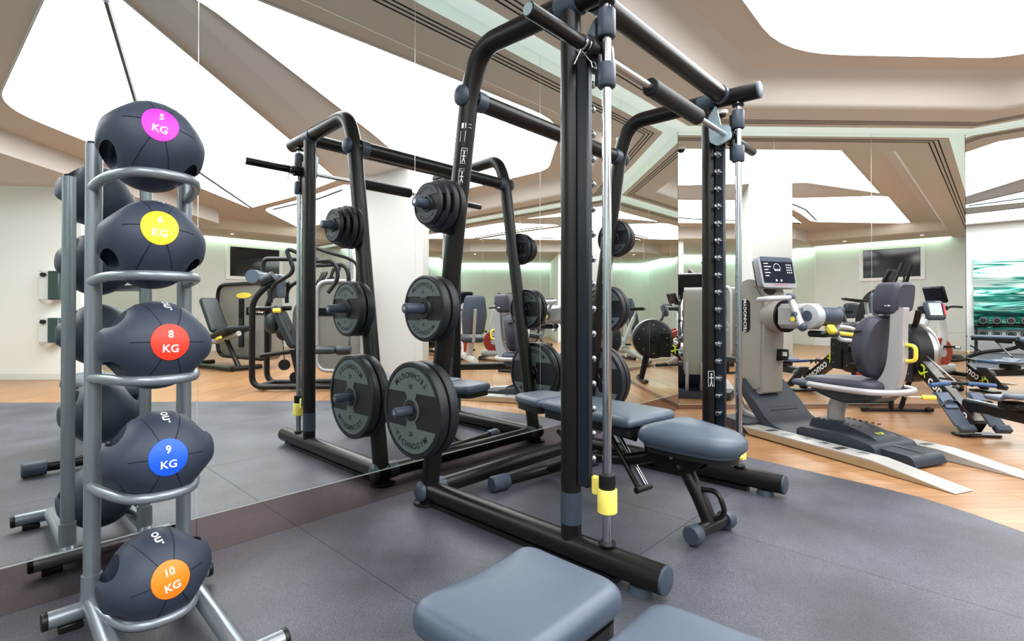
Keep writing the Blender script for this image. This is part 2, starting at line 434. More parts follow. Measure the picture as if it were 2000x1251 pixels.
# ------------------------------------------------------------------ structure: mirror walls
def wallbox(p, dirv, nn, a0, a1, z0, z1, d0, d1):
    vs = []
    for a in (a0, a1):
        for dd in (d0, d1):
            for z in (z0, z1): vs.append(p + dirv*a + nn*dd + Vector((0, 0, z)))
    return vs, [(0, 1, 3, 2), (4, 6, 7, 5), (0, 4, 5, 1), (2, 3, 7, 6), (0, 2, 6, 4), (1, 5, 7, 3)]
ZT = 2.815
def mirror_wall(name, p, dirv, nn, cuts, strip, ends):
    root = MB().add(*wallbox(p, dirv, nn, ends[0], ends[1], -.12, 3.3, -.14, -.008)).obj(name, M['blackplastic']); tag(root, kind='structure')
    for a, b in zip(cuts, cuts[1:]):
        g = .0016
        MB().add(*wallbox(p, dirv, nn, a+g, b-g, strip+.006, ZT, -.006, 0)).obj('mirror_panel', M['mirror'], root)
        MB().add(*wallbox(p, dirv, nn, a+g*.5, b-g*.5, .0005, strip, -.006, 0)).obj('bronze_strip', M['bronze'], root)
    MB().add(*wallbox(p, dirv, nn, cuts[0], cuts[-1], strip, strip+.005, -.006, .0015)).obj('edge_bead', M['mirroredge'], root)
    sm = MB()
    for c in cuts[1:-1]: sm.add(*wallbox(p, dirv, nn, c-.0014, c+.0014, strip+.006, ZT, -.006, -.0006))
    sm.obj('mirror_joint', M['mirroredge'], root)
    return root
mirror_wall('wall_left', C1, D, N, [-7.59, -6.47, -5.39, -4.3125, -3.2404, -2.16, -1.0845, -.001], .157, (-7.7, .06))
mirror_wall('wall_far', C1, DF, NF, [.001, .992, 2.003, 2.991], .047, (-.06, 3.05))
mirror_wall('wall_right', C2, DR, NR, [.001] + [1.0*i for i in range(1, 10)] + [9.78], .047, (-.06, 9.9))

# white wall with the television (opposite the left mirror)
tv_wall = MB().add(*wallbox(KC, D, -(-N)*-1, 0, 3.68, -.12, 3.3, -.14, -.012)).obj('wall_opposite', M['wall']); tag(tv_wall, kind='structure')
for a in range(3):
    for z0, z1 in ((.09, .445), (.45, 2.89)):
        MB().add(*wallbox(KC, D, -N, a*1.226+.002, (a+1)*1.226-.002, z0, z1, -.012, 0)).obj('wall_panel', M['wallpanel'], tv_wall)
MB().add(*wallbox(KC, D, -N, 0, 3.68, 0, .088, -.012, .006)).obj('skirting', M['wallpanel'], tv_wall)
for nm, a, b in (('wall_recess', KC, K2), ('wall_back', K2, B2)):
    dv = (b-a).normalized(); nn = Vector((dv.y, -dv.x, 0)); nn = nn if nn.dot(Vector((3, 0, 0))-a) > 0 else -nn
    o = MB().add(*wallbox(a, dv, nn, -.05, (b-a).length+.05, -.12, 3.3, -.14, 0)).obj(nm, M['wall']); tag(o, kind='structure')
    MB().add(*wallbox(a, dv, nn, .01, (b-a).length-.01, 0, .088, 0, .008)).obj('skirting', M['wallpanel'], o)
o = MB().add(*wallbox(W0, N, D, -.1, 8.9, -.12, 3.3, -.14, 0)).obj('wall_behind', M['wall']); tag(o, kind='structure')
# partition and pillar
o = MB().box((4.615, -4.43, 1.5), (.43, 3.7, 3.2)).obj('wall_partition', M['partition']); tag(o, kind='structure')
MB().box((4.615, -4.43, .045), (.446, 3.716, .088)).obj('skirting', M['wallpanel'], o)
COLP = [(4.25, 1.36), (4.87, 1.38), (4.62, 2.42), (3.98, 2.40)]
o = MB().prism(COLP, lambda u, v, t: (u, v, t), -.01, 3.1).obj('wall_pillar', M['pillar']); tag(o, kind='structure')

# ------------------------------------------------------------------ structure: ceiling
ZP = 3.075
ceil = MB().prism([(-5, -8), (14, -8), (14, 7), (-5, 7)], lambda u, v, t: (u, v, t), ZP, 3.32).obj('ceiling', M['ceil']); tag(ceil, kind='structure')
def offset_line(pts, nrm, dd):
    out = []
    for i, p in enumerate(pts):
        if i == 0: out.append(p + nrm[0]*dd)
        elif i == len(pts)-1: out.append(p + nrm[-1]*dd)
        else:
            a, b = nrm[i-1], nrm[i]; m = (a+b).normalized(); out.append(p + m*(dd/m.dot(a)))
    return out
def sweep(pts, nrm, prof):
    mb = MB(); rows = [offset_line(pts, nrm, dd) for dd, z in prof]; n = len(prof); vs = []
    for i in range(len(pts)):
        vs += [rows[k][i] + Vector((0, 0, prof[k][1])) for k in range(n)]
    fs = [(i*n+k, i*n+(k+1) % n, (i+1)*n+(k+1) % n, (i+1)*n+k) for i in range(len(pts)-1) for k in range(n)]
    fs += [tuple(range(n)), tuple(range((len(pts)-1)*n, len(pts)*n))[::-1]]
    return mb.add(vs, fs)
RING = [W0 + D*.0, C1, C2, RT]; RN = [N, NF, NR]
prof = [(0, 2.83), (.60, 2.83), (.625, 2.838), (.64, 2.862), (.67, 2.94), (.70, 3.01), (.735, 3.05), (.80, 3.07), (.86, 3.076), (0, 3.076)]
tag(sweep(RING, RN, prof).obj('trim_1', M['fascia'], None, 60), kind='structure')
tag(sweep(RING, RN, [(.13, 2.8285), (.60, 2.8285), (.60, 2.831), (.13, 2.831)]).obj('trim_2', M['ceil']), kind='structure')
mint = sweep(RING, RN, [(0, 2.8155), (.13, 2.8245), (.13, 2.831), (0, 2.831)]).obj('trim_3', M['mint']); tag(mint, kind='structure')
slots = tag(empty('trim_4'), kind='structure')
for dd in (.215, .255, .295):
    sweep(RING, RN, [(dd, 2.8265), (dd+.013, 2.8265), (dd+.013, 2.830), (dd, 2.830)]).obj('air_slot', M['slot'], slots)
# lower ceiling towards the television wall, with a cove gap
sp = [(.16, 2.83), (1.5, 2.83), (1.53, 2.85), (1.60, 2.98), (1.68, 3.06), (1.76, 3.076), (.16, 3.076)]
tag(sweep([RT, KC], [-N], sp).obj('trim_5', M['ceil'], None, 60), kind='structure')
cove = sweep([RT, KC], [-N], [(.05, 2.93), (.13, 2.93), (.13, 2.98), (.05, 2.98)]).obj('trim_6', M['cove']); tag(cove, kind='structure')
cove2 = sweep([KC + Vector((0, 0, 0)), K2, B2], [(lambda v: Vector((v.y, -v.x, 0)))((K2-KC).normalized())*(-1 if Vector(((K2-KC).normalized().y, -(K2-KC).normalized().x, 0)).dot(Vector((7, -2, 0))-KC) < 0 else 1), Vector((0, 1, 0))], [(.02, 2.70), (.10, 2.70), (.10, 2.75), (.02, 2.75)]).obj('trim_9', M['cove']); tag(cove2, kind='structure')
o = MB().prism([(2.5, -2.25), (4.4, -2.25), (7.55, -2.2), (8.2, -2.75), (9.2, -3.95), (8.75, -4.05), (8.72, -6.15), (2.9, -6.15)], lambda u, v, t: (u, v, t), 2.80, 3.076).obj('trim_7', M['fascia']); tag(o, kind='structure')
# folded plaster ridge between the two large light panels
A_ = [Vector((-.35, .93, ZP)), Vector((4.84, 1.03, ZP)), Vector((5.25, 1.08, ZP)), Vector((6.9, 1.5, ZP))]
R_ = [Vector((-.35, 1.22, ZP-.03)), Vector((2.7, 1.50, 2.955)), Vector((4.4, 1.62, 2.955)), Vector((6.85, 1.55, ZP-.03))]
B_ = [Vector((-.35, 1.26, ZP)), Vector((2.98, 2.00, ZP)), Vector((4.85, 2.26, ZP)), Vector((6.8, 1.6, ZP))]
vs = A_ + R_ + B_; fs = []
for i in range(3): fs += [(i, i+1, 5+i, 4+i), (4+i, 5+i, 9+i, 8+i), (i, 8+i, 9+i, i+1)]
fs += [(0, 4, 8), (3, 11, 7)]
tag(MB().add(vs, fs).obj('trim_8', M['fascia'], None, 20), kind='structure')

# backlit stretch-ceiling panels (lamps of the room, the last one assumed and added)
def light_panel(poly, label, seams=()):
    cx = sum(p[0] for p in poly)/len(poly); cy = sum(p[1] for p in poly)/len(poly)
    t = thing('ceiling_light', label, 'ceiling light', (cx, cy, ZP), 0, 'backlit ceiling panels')
    MB((cx, cy, ZP)).prism(poly, lambda u, v, tt: (u, v, tt), ZP-.012, ZP-.0005).obj('diffuser', M['panel'], t)
    n = len(poly); rim = MB((cx, cy, ZP)); k = 1.0
    ring = [Vector((u, v, 0)) for u, v in poly]
    rim.tube([p + Vector((0, 0, ZP-.006)) for p in ring], .009, seg=6, closed=True).obj('rim', M['fascia'], t)
    for s in seams:
        MB((cx, cy, ZP)).tube([Vector((x, y, ZP-.013)) for x, y in s], .021, seg=6).obj('panel_seam', M['navyplate'], t)
PB = rpoly([tuple(WF(-5.2, -1.26).to_2d()), tuple(WF(-.46, -1.10).to_2d()), tuple(WF(.90, -2.43).to_2d()), (6.69, 1.66), (4.92, 2.32), (4.1, 2.2), (2.96, 2.04), (.09, 1.38)], [.02, .52, .25, .05, .05, .3, .5, .2])
light_panel(PB, 'large backlit ceiling panel above the arm ergometer and the smith machine')
PA = rpoly([(-.35, .86), (2.0, -1.62), (7.24, -1.44), (6.15, -.2), (4.84, .97)], [.05, .5, .03, .2, .05])
light_panel(PA, 'triangular backlit ceiling panel with a dark seam, behind the ridge from the large panel', [[(.111, .76), (1.857, -.177), (4.314, -.939), (7.154, -1.381)]])
PC = rpoly([(5.12, 1.0), (5.47, 1.44), (7.02, 1.44), (9.86, -1.33), (7.35, -1.24), (6.36, -.16)], [.05, .1, .1, .1, .3, .2])
light_panel(PC, 'smaller backlit ceiling panel nearest the television wall', [[(7.3, -1.0), (6.26, .21), (5.5, .86)]])
light_panel(rpoly([tuple(WF(*q).to_2d()) for q in ((-7.2, -1.2), (-5.7, -1.2), (-5.4, -3.0), (-5.4, -5.0), (-7.2, -6.6))], .3), 'assumed long backlit ceiling panel over the dumbbell rack, added to light the back')  # assumed panel, added behind the camera to brighten the back and the partition
for i, p in enumerate(((8.13, -.95), (9.2, .15), (7.45, -2.9), (5.7, -3.1))):
    z = 2.83 if i < 2 else 2.80
    if i < 2: q = WF(-.6 + i*1.6, -10.95)
    else: q = Vector((p[0], p[1], 0))
    t = thing('downlight', ['recessed downlight near the corner of the television wall', 'recessed downlight over the elliptical trainer', 'recessed downlight in the lowered ceiling, far from the partition', 'recessed downlight in the lowered ceiling beside the white partition'][i], 'downlight', (q.x, q.y, z), 0, 'recessed downlights')
    MB().lathe([(.036, 0), (.05, 0), (.05, .006), (.036, .006), (.036, 0)], (0, 0, -.006), (0, 0, 1)).obj('trim_ring', M['white'], t)
    MB().cyl((0, 0, -.003), (0, 0, .0), .035).obj('lens', M['lamp'], t)
t = thing('security_camera', 'small white and black dome camera on the ceiling at the mirror corner', 'camera', (1.92, 4.72, 2.828))
MB().cyl((0, 0, -.035), (0, 0, 0), .055, .06, bev=.006).obj('base', M['white'], t)
MB().ell((0, 0, -.035), (.04, .04, .035)).obj('dome', M['tv'], t)

# television in its white frame
tvc = WF(-.437+.707, -11.9, 2.257)
t = thing('television', 'black wall television in a white frame on the white wall', 'television', tvc, ROT_WF)
hw, hh = .707, .457
fr = MB()
for c, s in (((0, .02, hh-.04), (2*hw, .05, .08)), ((0, .02, -hh+.04), (2*hw, .05, .08)), ((-hw+.045, .02, 0), (.09, .05, 2*hh-.16)), ((hw-.045, .02, 0), (.09, .05, 2*hh-.16))): fr.box(c, s)
fr.obj('frame', M['white'], t)
MB().box((0, .022, 0), (2*hw-.18, .04, 2*hh-.16)).obj('back_case', M['blackplastic'], t)
MB().box((0, .045, 0), (2*hw-.2, .012, 2*hh-.18)).obj('screen', M['tv'], t)

# ================================================================== smith machine
S0 = Vector((-2.64, -.85, 0))
smith = thing('smith_machine', 'black smith machine with chrome guide rods and weight horns in front of the mirror', 'weight machine', WF(S0.x, S0.y), ROT_WF)
def SB(): return MB(S0)
XL, XR = -3.31, -1.97
YR, YP, YG, YF = -.215, -1.135, -1.302, -1.545
def leg_y(z): return -.205 - .1614*z
for X, out in ((XL, -1), (XR, 1)):
    SB().tube([(X, -.25, .075), (X, YF+.012, .075)], .05, 22).obj('base_tube', M['black'], smith)
    c = SB().lathe([(0, 0), (.040, 0), (.049, .004), (.050, .012), (0, .012)], (X, YF, .075), (0, 1, 0)).obj('end_cap', M['navyplastic'], smith)
    SB().cyl((X, -1.44, 0.003), (X, -1.44, .03), .045, .038).obj('foot', M['navyplastic'], smith)
    SB().cyl((X, -.21, .003), (X, -.21, .016), .072, bev=.004).obj('foot_plate', M['blackplastic'], smith)
    SB().box((X, -.8, .014), (.05, 1.1, .022)).obj('skid_rail', M['blackplastic'], smith)
    SB().tube([(X, YR, .01), (X, leg_y(2.06), 2.06), (X, -.62, 2.232), (X, -1.42, 2.212)], .046, 20, bend=.26, n=9).obj('arch_tube', M['black'], smith)
    SB().lathe([(0, 0), (.038, 0), (.046, .004), (.047, .012), (0, .012)], (X, -1.425, 2.212), (0, 1, 0)).obj('end_cap', M['navyplastic'], smith)
    SB().tube([(X, -1.08, 2.214), (X, -1.18, 2.214)], .050, 20).obj('collar', M['navyplastic'], smith)
    # blue caps where the cross tubes meet the leg
    for z in (2.015, .075):
        y = leg_y(z)
        SB().ell((X+out*.05, y, z), (.026, .047, .05)).obj('joint_cap', M['navyplastic'], smith)
        SB().cyl((X-out*.03, y, z), (X-out*.09, y, z), .051, .048).obj('collar', M['navyplastic'], smith)
    SB().tube([(X, YP, .10), (X, YP, 2.20)], .041, 22).obj('post', M['black'], smith)
    SB().tube([(X, YP, .165), (X, YP, .29)], .0425, 22).obj('post_collar', M['navyplastic'], smith)
    SB().box((X, YP-.066, 1.19), (.034, .054, 1.74), bev=.006).obj('peg_plate', M['navyplate'], smith)
    for k in range(17):
        z = .415 + k*.0985
        if k == 0 and X == XL or k == 0:
            mbk = MB().cyl((0, 0, 0), (-out*.03, 0, 0), .0085, seg=12).cyl((-out*.024, 0, 0), (-out*.042, 0, 0), .0135, seg=12, bev=.003).lathe([(.008, 0), (.016, 0), (.016, .004), (.008, .004), (.008, 0)], (-out*.001, 0, 0), (-out, 0, 0), 14)
            peg = mbk.obj('peg', M['chrome'], smith)
        else: peg = peg.copy(); COL.objects.link(peg)
        peg.location = Vector((X-out*.017, YP-.068, z)) - S0
    SB().tube([(X, YG, .11), (X, YG, 2.19)], .0172, 18).obj('guide_rod', M['chrome'], smith)
    for z in (.132, 2.158): SB().lathe([(.018, 0), (.03, 0), (.033, .006), (.03, .012), (.018, .012), (.018, 0)], (X, YG, z-.006), (0, 0, 1)).obj('rod_collar', M['blackplastic'], smith)
    # slider on the rod: two sleeves, the bridge between and the bar bearing
    for z0, z1 in ((1.838, 1.926), (2.026, 2.128)):
        SB().lathe([(.0185, 0), (.031, 0), (.034, .004), (.034, z1-z0-.004), (.031, z1-z0), (.0185, z1-z0), (.0185, 0)], (X, YG, z0), (0, 0, 1)).obj('slider_sleeve', M['navyplastic'], smith)
    br = SB().box((X, YG+.034, 1.98), (.03, .022, .26), bev=.004).cyl((X-.05, -1.25, 1.991), (X+.05, -1.25, 1.991), .036, bev=.006)
    br.cyl((X-.02, YG+.03, 1.86), (X+.035, YG+.03, 1.86), .012).cyl((X-.02, YG+.03, 2.09), (X+.035, YG+.03, 2.09), .012)
    br.obj('bearing_block', M['blackplastic'], smith)
    # end-stop on the rod
    zs = .246 if X == XL else .168
    SB().lathe([(.018, 0), (.033, 0), (.037, .004), (.037, .086), (.034, .09), (.018, .09), (.018, 0)], (X, YG, zs), (0, 0, 1)).obj('safety_stop', M['yellowpale'], smith)
    SB().box((X, YG+.048, zs+.089), (.022, .04, .075), bev=.008).obj('stop_tab', M['yellowpale'], smith)
    SB().lathe([(.018, 0), (.028, 0), (.031, .005), (.031, .055), (.018, .06), (.018, 0)], (X, YG, zs+.088), (0, 0, 1)).obj('stop_bumper', M['foam'], smith)
    # weight horns
    for z in (1.495, 1.01, .515):
        y = leg_y(z)
        SB().cyl((X+out*.03, y, z), (X+out*.255, y, z), .0245, bev=.004).obj('weight_horn', M['navyplastic'], smith)
        SB().cyl((X+out*.2545, y, z), (X+out*.257, y, z), .011, seg=14).obj('horn_bolt', M['chrome'], smith)
# catch hook on the right side of the bar
SB().prism(rpoly([(-1.29, 1.955), (-1.215, 1.93), (-1.17, 1.96), (-1.16, 2.10), (-1.205, 2.165), (-1.235, 2.04), (-1.285, 2.03)], .015), lambda u, v, t: (t, u, v), XR-.075, XR-.063).obj('catch_hook', M['zinc'], smith)
SB().prism(rpoly([(-1.29, 1.955), (-1.215, 1.93), (-1.17, 1.96), (-1.16, 2.10), (-1.205, 2.165), (-1.235, 2.04), (-1.285, 2.03)], .015), lambda u, v, t: (t, u, v), XL+.063, XL+.075).obj('catch_hook', M['zinc'], smith)
SB().tube([(XL, leg_y(2.015), 2.015), (XR, leg_y(2.015), 2.015)], .044, 20).obj('upper_cross_tube', M['black'], smith)
SB().tube([(XL, leg_y(.075)-.0, .075), (XR, leg_y(.075), .075)], .044, 20).obj('lower_cross_tube', M['black'], smith)
SB().tube([(XL, -1.22, 2.225), (XR, -1.22, 2.225)], .045, 20).obj('front_cross_tube', M['black'], smith)
for X, o_ in ((XL, 1), (XR, -1)): SB().cyl((X+o_*.04, -1.22, 2.225), (X+o_*.075, -1.22, 2.225), .0505).obj('collar', M['navyplastic'], smith)
def post_pt(u, z):
    a = u/.0413 + .78; return (XR - .0414*math.cos(a), YP - .0414*math.sin(a), z)
pd = SB()
def pline(u0, z0, u1, z1, wd=.0013): pd.tube([post_pt(u0+(u1-u0)*k/4, z0+(z1-z0)*k/4) for k in range(5)], wd, 5)
for q in ((-.022, .56, -.022, .65), (-.022, .65, .010, .65), (.010, .65, .010, .56)): pline(*q)
for q in ((-.006, .625, -.006, .59), (-.006, .59, -.014, .562), (-.006, .59, .002, .562), (-.016, .612, .004, .612)): pline(*q, .0026)
pd.ell(post_pt(-.006, .632), (.005, .005, .006), 8, 6)
pd.obj('decal', M['white'], smith)
# the bar
BY, BZ = -1.25, 1.991
SB().cyl((XL, BY, BZ), (XR, BY, BZ), .0148).obj('bar_shaft', M['steel'], smith)
for X, e, o_ in ((XL, -3.695, -1), (XR, -1.575, 1)):
    SB().cyl((X+o_*.03, BY, BZ), (e, BY, BZ), .0255, bev=.003, seg=24).obj('bar_sleeve', M['black'], smith)
    SB().lathe([(0, 0), (.0185, 0), (.021, .002), (0, .002)], (e+o_*.001, BY, BZ), (o_, 0, 0)).obj('sleeve_cap', M['zinc'], smith)
    SB().cyl((X+o_*.045, BY, BZ), (X+o_*.062, BY, BZ), .041, bev=.004).obj('bar_flange', M['blackplastic'], smith)
    SB().lathe([(.026, 0), (.034, 0), (.034, .006), (.026, .006), (.026, 0)], (X+o_*.068, BY, BZ), (o_, 0, 0)).obj('flange_ring', M['chrome'], smith)
SB().lathe([(.015, 0), (.036, 0), (.040, .005), (.040, .495), (.036, .50), (.015, .50), (.015, 0)], (-2.885, BY, BZ), (1, 0, 0), 26).obj('bar_pad', M['foam'], smith)
# instruction decals on the left rear leg: frames and figures in white line
def leg_pt(u, z):                          # u across the tube face that looks to the room
    a = u/.0465; return (XL - .0466*math.cos(a+.95), leg_y(z) - .0466*math.sin(a+.95), z)
dec = SB()
def dline(u0, z0, u1, z1, wd=.0012):
    n = 4; pts = [leg_pt(u0+(u1-u0)*k/n, z0+(z1-z0)*k/n) for k in range(n+1)]; dec.tube(pts, wd, 5)
for zz in (1.70, 1.605):
    dline(-.014, zz, .014, zz); dline(-.014, zz+.07, .014, zz+.07); dline(-.014, zz, -.014, zz+.07); dline(.014, zz, .014, zz+.07); dline(-.014, zz+.06, .014, zz+.06)
    for a, b, c, d_ in ((0, .048, 0, .024), (0, .024, -.007, .006), (0, .024, .007, .006), (-.009, .034, .009, .034)): dline(a, zz+b, c, zz+d_, .0022)
    dec.ell(leg_pt(0, zz+.052), (.004, .004, .005), 8, 6)
dline(-.026, 1.80, -.026, 1.85); dline(-.004, 1.80, -.004, 1.85); dline(.008, 1.865, .024, 1.865); dline(.008, 1.88, .024, 1.88); dline(-.012, 1.59, .01, 1.59)
dec.obj('instruction_decal', M['white'], smith)
dd = SB(); vs = []; 
for z in (1.862, 1.886):
    for u in (-.026, -.016, -.004): vs.append(leg_pt(u, z))
dd.add(vs, [(0, 1, 4, 3), (1, 2, 5, 4)]).obj('decal_block', M['white'], smith)

# spring clips hanging on the bar ends
def spring_clip(x, o_, label):
    t = thing('spring_clip', label, 'clip', WF(x, BY, BZ), ROT_WF, 'spring clips on the bar')
    pts = [(o_*.012*k/24, .0285*math.sin(2*PI*k/12), .0285*math.cos(2*PI*k/12)) for k in range(6, 31)]
    MB().tube(pts, .0022, 6).obj('coil', M['chrome'], t)
    MB().tube([(0, 0, -.028), (-o_*.012, -.03, -.075), (-o_*.024, -.042, -.078), (-o_*.020, -.05, -.105), (-o_*.006, -.04, -.10), (-o_*.010, -.028, -.07)], .0024, 6, bend=.006).obj('grip', M['chrome'], t)
    MB().tube([(o_*.012, 0, -.028), (o_*.03, .016, -.082)], .0038, 8).obj('grip', M['chrome'], t)
spring_clip(XL-.083, -1, 'chrome spring clip hanging on the near end of the smith bar')
spring_clip(XR+.083, 1, 'chrome spring clip hanging on the far end of the smith bar')

# ------------------------------------------------------------------ weight plates
def seg_poly(R, v0, sgn, n=14):
    a0 = math.asin(v0/R); out = []
    for k in range(n+1):
        a = a0 + (PI-2*a0)*k/n; out.append((R*math.cos(a), sgn*R*math.sin(a)))
    return out
def plate_meshes(R, th, num, facem):
    hole = .026
    hr = .05 if R > .14 else .038
    disc = MB().lathe([(hole, 0), (hr, 0), (hr+.004, .006), (R*.90, .006), (R*.905, 0), (R*.93, 0), (R-.004, .002), (R, .010), (R, th-.010), (R-.004, th-.002), (R*.93, th), (R*.905, th), (R*.90, th-.006), (.055 if R > .14 else .042, th-.006), (.05 if R > .14 else .038, th+.005), (hole+.004, th+.006), (hole, th+.002), (hole, 0)], (0, 0, 0), (1, 0, 0), 48)
    fn = lambda u, v, t: (t, u, v)
    face = MB(); rf = R*.885
    for s in (1, -1):
        face.prism(seg_poly(rf, R*.36, s), fn, .0012, .0055)
        if R*.36 > .055: face.prism([(-.03*R/.236, s*.05), (.03*R/.236, s*.05), (.045*R/.236, s*R*.37), (-.045*R/.236, s*R*.37)], fn, .0012, .0055)
        face.prism(seg_poly(rf, R*.36, s), fn, th-.0055, th-.0012)
        face.prism([(-.03*R/.236, s*.05), (.03*R/.236, s*.05), (.045*R/.236, s*R*.37), (-.045*R/.236, s*R*.37)], fn, th-.0055, th-.0012) if R*.36 > .055 else None
    face.lathe([(hole+.004, 0), (R*.26, 0), (R*.26, .005), (hole+.004, .005), (hole+.004, 0)], (th-.0055, 0, 0), (1, 0, 0), 28)
    let = MB(); letb = MB(); word = 'TECHNOGYM'; sz = R*.165; rr = R*.735
    for base in (0, PI):
        for i, ch in enumerate(word):
            ph = (i-4)*.182 + base; e = (math.sin(ph), -math.cos(ph)); ri = (math.cos(ph), math.sin(ph))
            put_text(let, ch, sz, lambda u, v: (th-.0004, e[0]*rr + ri[0]*u - e[0]*v, e[1]*rr + ri[1]*u - e[1]*v))
            put_text(letb, ch, sz, lambda u, v: (.0004, -(e[0]*rr + ri[0]*u - e[0]*v), e[1]*rr + ri[1]*u - e[1]*v))
        if num:
            e = (math.sin(base), -math.cos(base)); ri = (math.cos(base), math.sin(base))
            put_text(let, num, R*.13, lambda u, v: (th-.0004, e[0]*R*.49 + ri[0]*u - e[0]*v, e[1]*R*.49 + ri[1]*u - e[1]*v))
    return disc.mesh('disc', M['rubber']), face.mesh('face', M[facem]), let.mesh('lettering', M['letter']), letb.mesh('lettering', M['letter'])
PM = {20: plate_meshes(.236, .052, '20', 'plateface'), 10: plate_meshes(.160, .045, '10', 'plateface'),
      5: plate_meshes(.127, .032, '5', 'smallface'), 3: plate_meshes(.114, .026, '', 'smallface'), 2: plate_meshes(.100, .026, '', 'smallface')}
def plate(kg, side, d0, z, label):
    X = XL if side < 0 else XR; y = leg_y(z)
    t = thing('weight_plate', label, 'weight plate', WF(X+side*d0, y, z), ROT_WF + (PI if side < 0 else 0), 'weight plates on the smith machine')
    for nm, me in zip(('disc', 'face', 'lettering', 'lettering'), PM[kg]):
        o = bpy.data.objects.new(nm, me); COL.objects.link(o); o.parent = t
    return t
for side, where in ((-1, 'near left'), (1, 'far right')):
    for pos, d0 in (('inner', .050), ('outer', .111)): plate(20, side, d0, .515, '%s large 20 kg plate on the bottom horn of the %s rack leg' % (pos, where))
    for pos, d0 in (('inner', .050), ('outer', .104)): plate(10, side, d0, 1.01, '%s 10 kg plate on the middle horn of the %s rack leg' % (pos, where))
    for kg, pos, d0 in ((5, 'largest and innermost', .05), (5, 'second innermost', .090), (3, 'second outermost', .130), (2, 'smallest and outermost', .164)):
        plate(kg, side, d0, 1.495, '%s small plate on the top horn of the %s rack leg' % (pos, where))

# ================================================================== ball rack and balls
R0 = Vector((-4.565, -.5, 0))
br = thing('medicine_ball_rack', 'grey silver tubular rack holding five medicine balls beside the mirror', 'ball rack', WF(R0.x, R0.y), ROT_WF)
def RB(): return MB(R0)
UX = (-4.683, -4.432); UY = -.285
BALLZ = (1.497, 1.2, .895, .557, .195)
for X in UX:
    RB().tube([(X, UY, .10), (X, UY, 1.525)], .0225, 18).obj('upright', M['rack'], br)
    RB().cyl((X, UY, 1.5245), (X, UY, 1.533), .0215, .019).obj('upright_cap', M['blackplastic'], br)
    RB().tube([(X, -.255, .055), (X, -.30, .085), (X, -.86, .055)], .0255, 16, bend=.04).obj('base_rail', M['rack'], br)
    RB().cyl((X, UY, .085), (X, UY, .17), .0285, .0275).obj('upright_socket', M['rack'], br)
for y, x0, x1 in ((-.25, -4.80, -4.33), (-.86, -4.82, -4.31)):
    RB().tube([(x0+.012, y, .05), (x1-.012, y, .05)], .0265, 18).obj('base_bar', M['rack'], br)
    for x, o_ in ((x0, 1), (x1, -1)):
        RB().cyl((x, y, .05), (x+o_*.02, y, .05), .0275, bev=.006).obj('end_cap', M['blackplastic'], br)
        RB().box((x+o_*.07, y, .014), (.06, .04, .024), bev=.004).obj('rubber_foot', M['blackplastic'], br)
for z in BALLZ:
    h = z - .098
    RB().tube([(UX[0]-.004, UY-.015, h-.01), (UX[0]+.005, -.44, h), (UX[0]+.055, -.595, h), (UX[1]-.055, -.595, h), (UX[1]-.005, -.44, h), (UX[1]+.004, UY-.015, h-.01)], .015, 12, bend=.09).obj('cradle_hoop', M['rack'], br)
# a dual-grip ball: round body drawn out into two strap handles
def lens(ax):                     # body radius at |x|/0.158 = ax: round middle, cone towards the handles, blunt end
    u = ax*.158
    if u < .078: return math.sqrt(.134**2-u*u)
    r0 = math.sqrt(.134**2-.078**2)
    r = r0 + (.040-r0)*(u-.078)/(.150-.078)
    if u > .146: r = (r0 + (.040-r0)*(.146-.078)/.072)*math.sqrt(max(0, 1-((u-.146)/.012)**2))
    return max(r, 0)
def wide(u):                      # half depth (front to back) of the ball at distance u along the grip axis
    return .138*max(0, 1-(u/.1585)**2.6)**.5
def make_ball_mesh():
    bm = bmesh.new(); bmesh.ops.create_icosphere(bm, subdivisions=6, radius=1)
    for v in bm.verts:
        x, y, z = v.co; ax = abs(x); r = math.sqrt(max(0, 1-x*x))
        u = .5*(2/PI*math.asin(min(1, ax))) + .5*ax
        if r > 1e-6: v.co = (math.copysign(u*.158, x), y/r*wide(u*.158), z/r*lens(u))
        else: v.co = (math.copysign(.158, x), 0, 0)
    me = bpy.data.meshes.new('b'); bm.to_mesh(me); bm.free()
    o = bpy.data.objects.new('b', me); COL.objects.link(o)
    cuts = []
    for s in (1, -1):
        bmc = bmesh.new(); bmesh.ops.create_uvsphere(bmc, u_segments=32, v_segments=20, radius=1)
        for v in bmc.verts: v.co = (s*.111 + v.co.x*.030, v.co.y*.066, v.co.z*.22)
        for v in bmc.verts: v.co.x += s*.0
        mc = bpy.data.meshes.new('c'); bmc.to_mesh(mc); bmc.free()
        c = bpy.data.objects.new('c', mc); COL.objects.link(c); cuts.append(c)
        md = o.modifiers.new('b', 'BOOLEAN'); md.object = c; md.operation = 'DIFFERENCE'; md.solver = 'EXACT'
    bpy.context.view_layer.update()
    r = bpy.data.meshes.new_from_object(o.evaluated_get(bpy.context.evaluated_depsgraph_get()))
    for q in [o] + cuts: bpy.data.objects.remove(q)
    r.materials.clear(); r.materials.append(M['ball']); r.name = 'body'
    for p in r.polygons: p.use_smooth = True
    r.set_sharp_from_angle(angle=math.radians(50))
    return r
BALLME = make_ball_mesh()
def on_ball(u, v, eps):           # (u, v) seen from the front (-y) of the ball
    ax = min(.999, abs(u)/.158); rho = lens(ax); q = max(-.999, min(.999, v/max(rho, 1e-4))); a = math.asin(q)
    return (u, -(wide(ax*.158)+eps)*math.cos(a), (rho+eps)*math.sin(a))
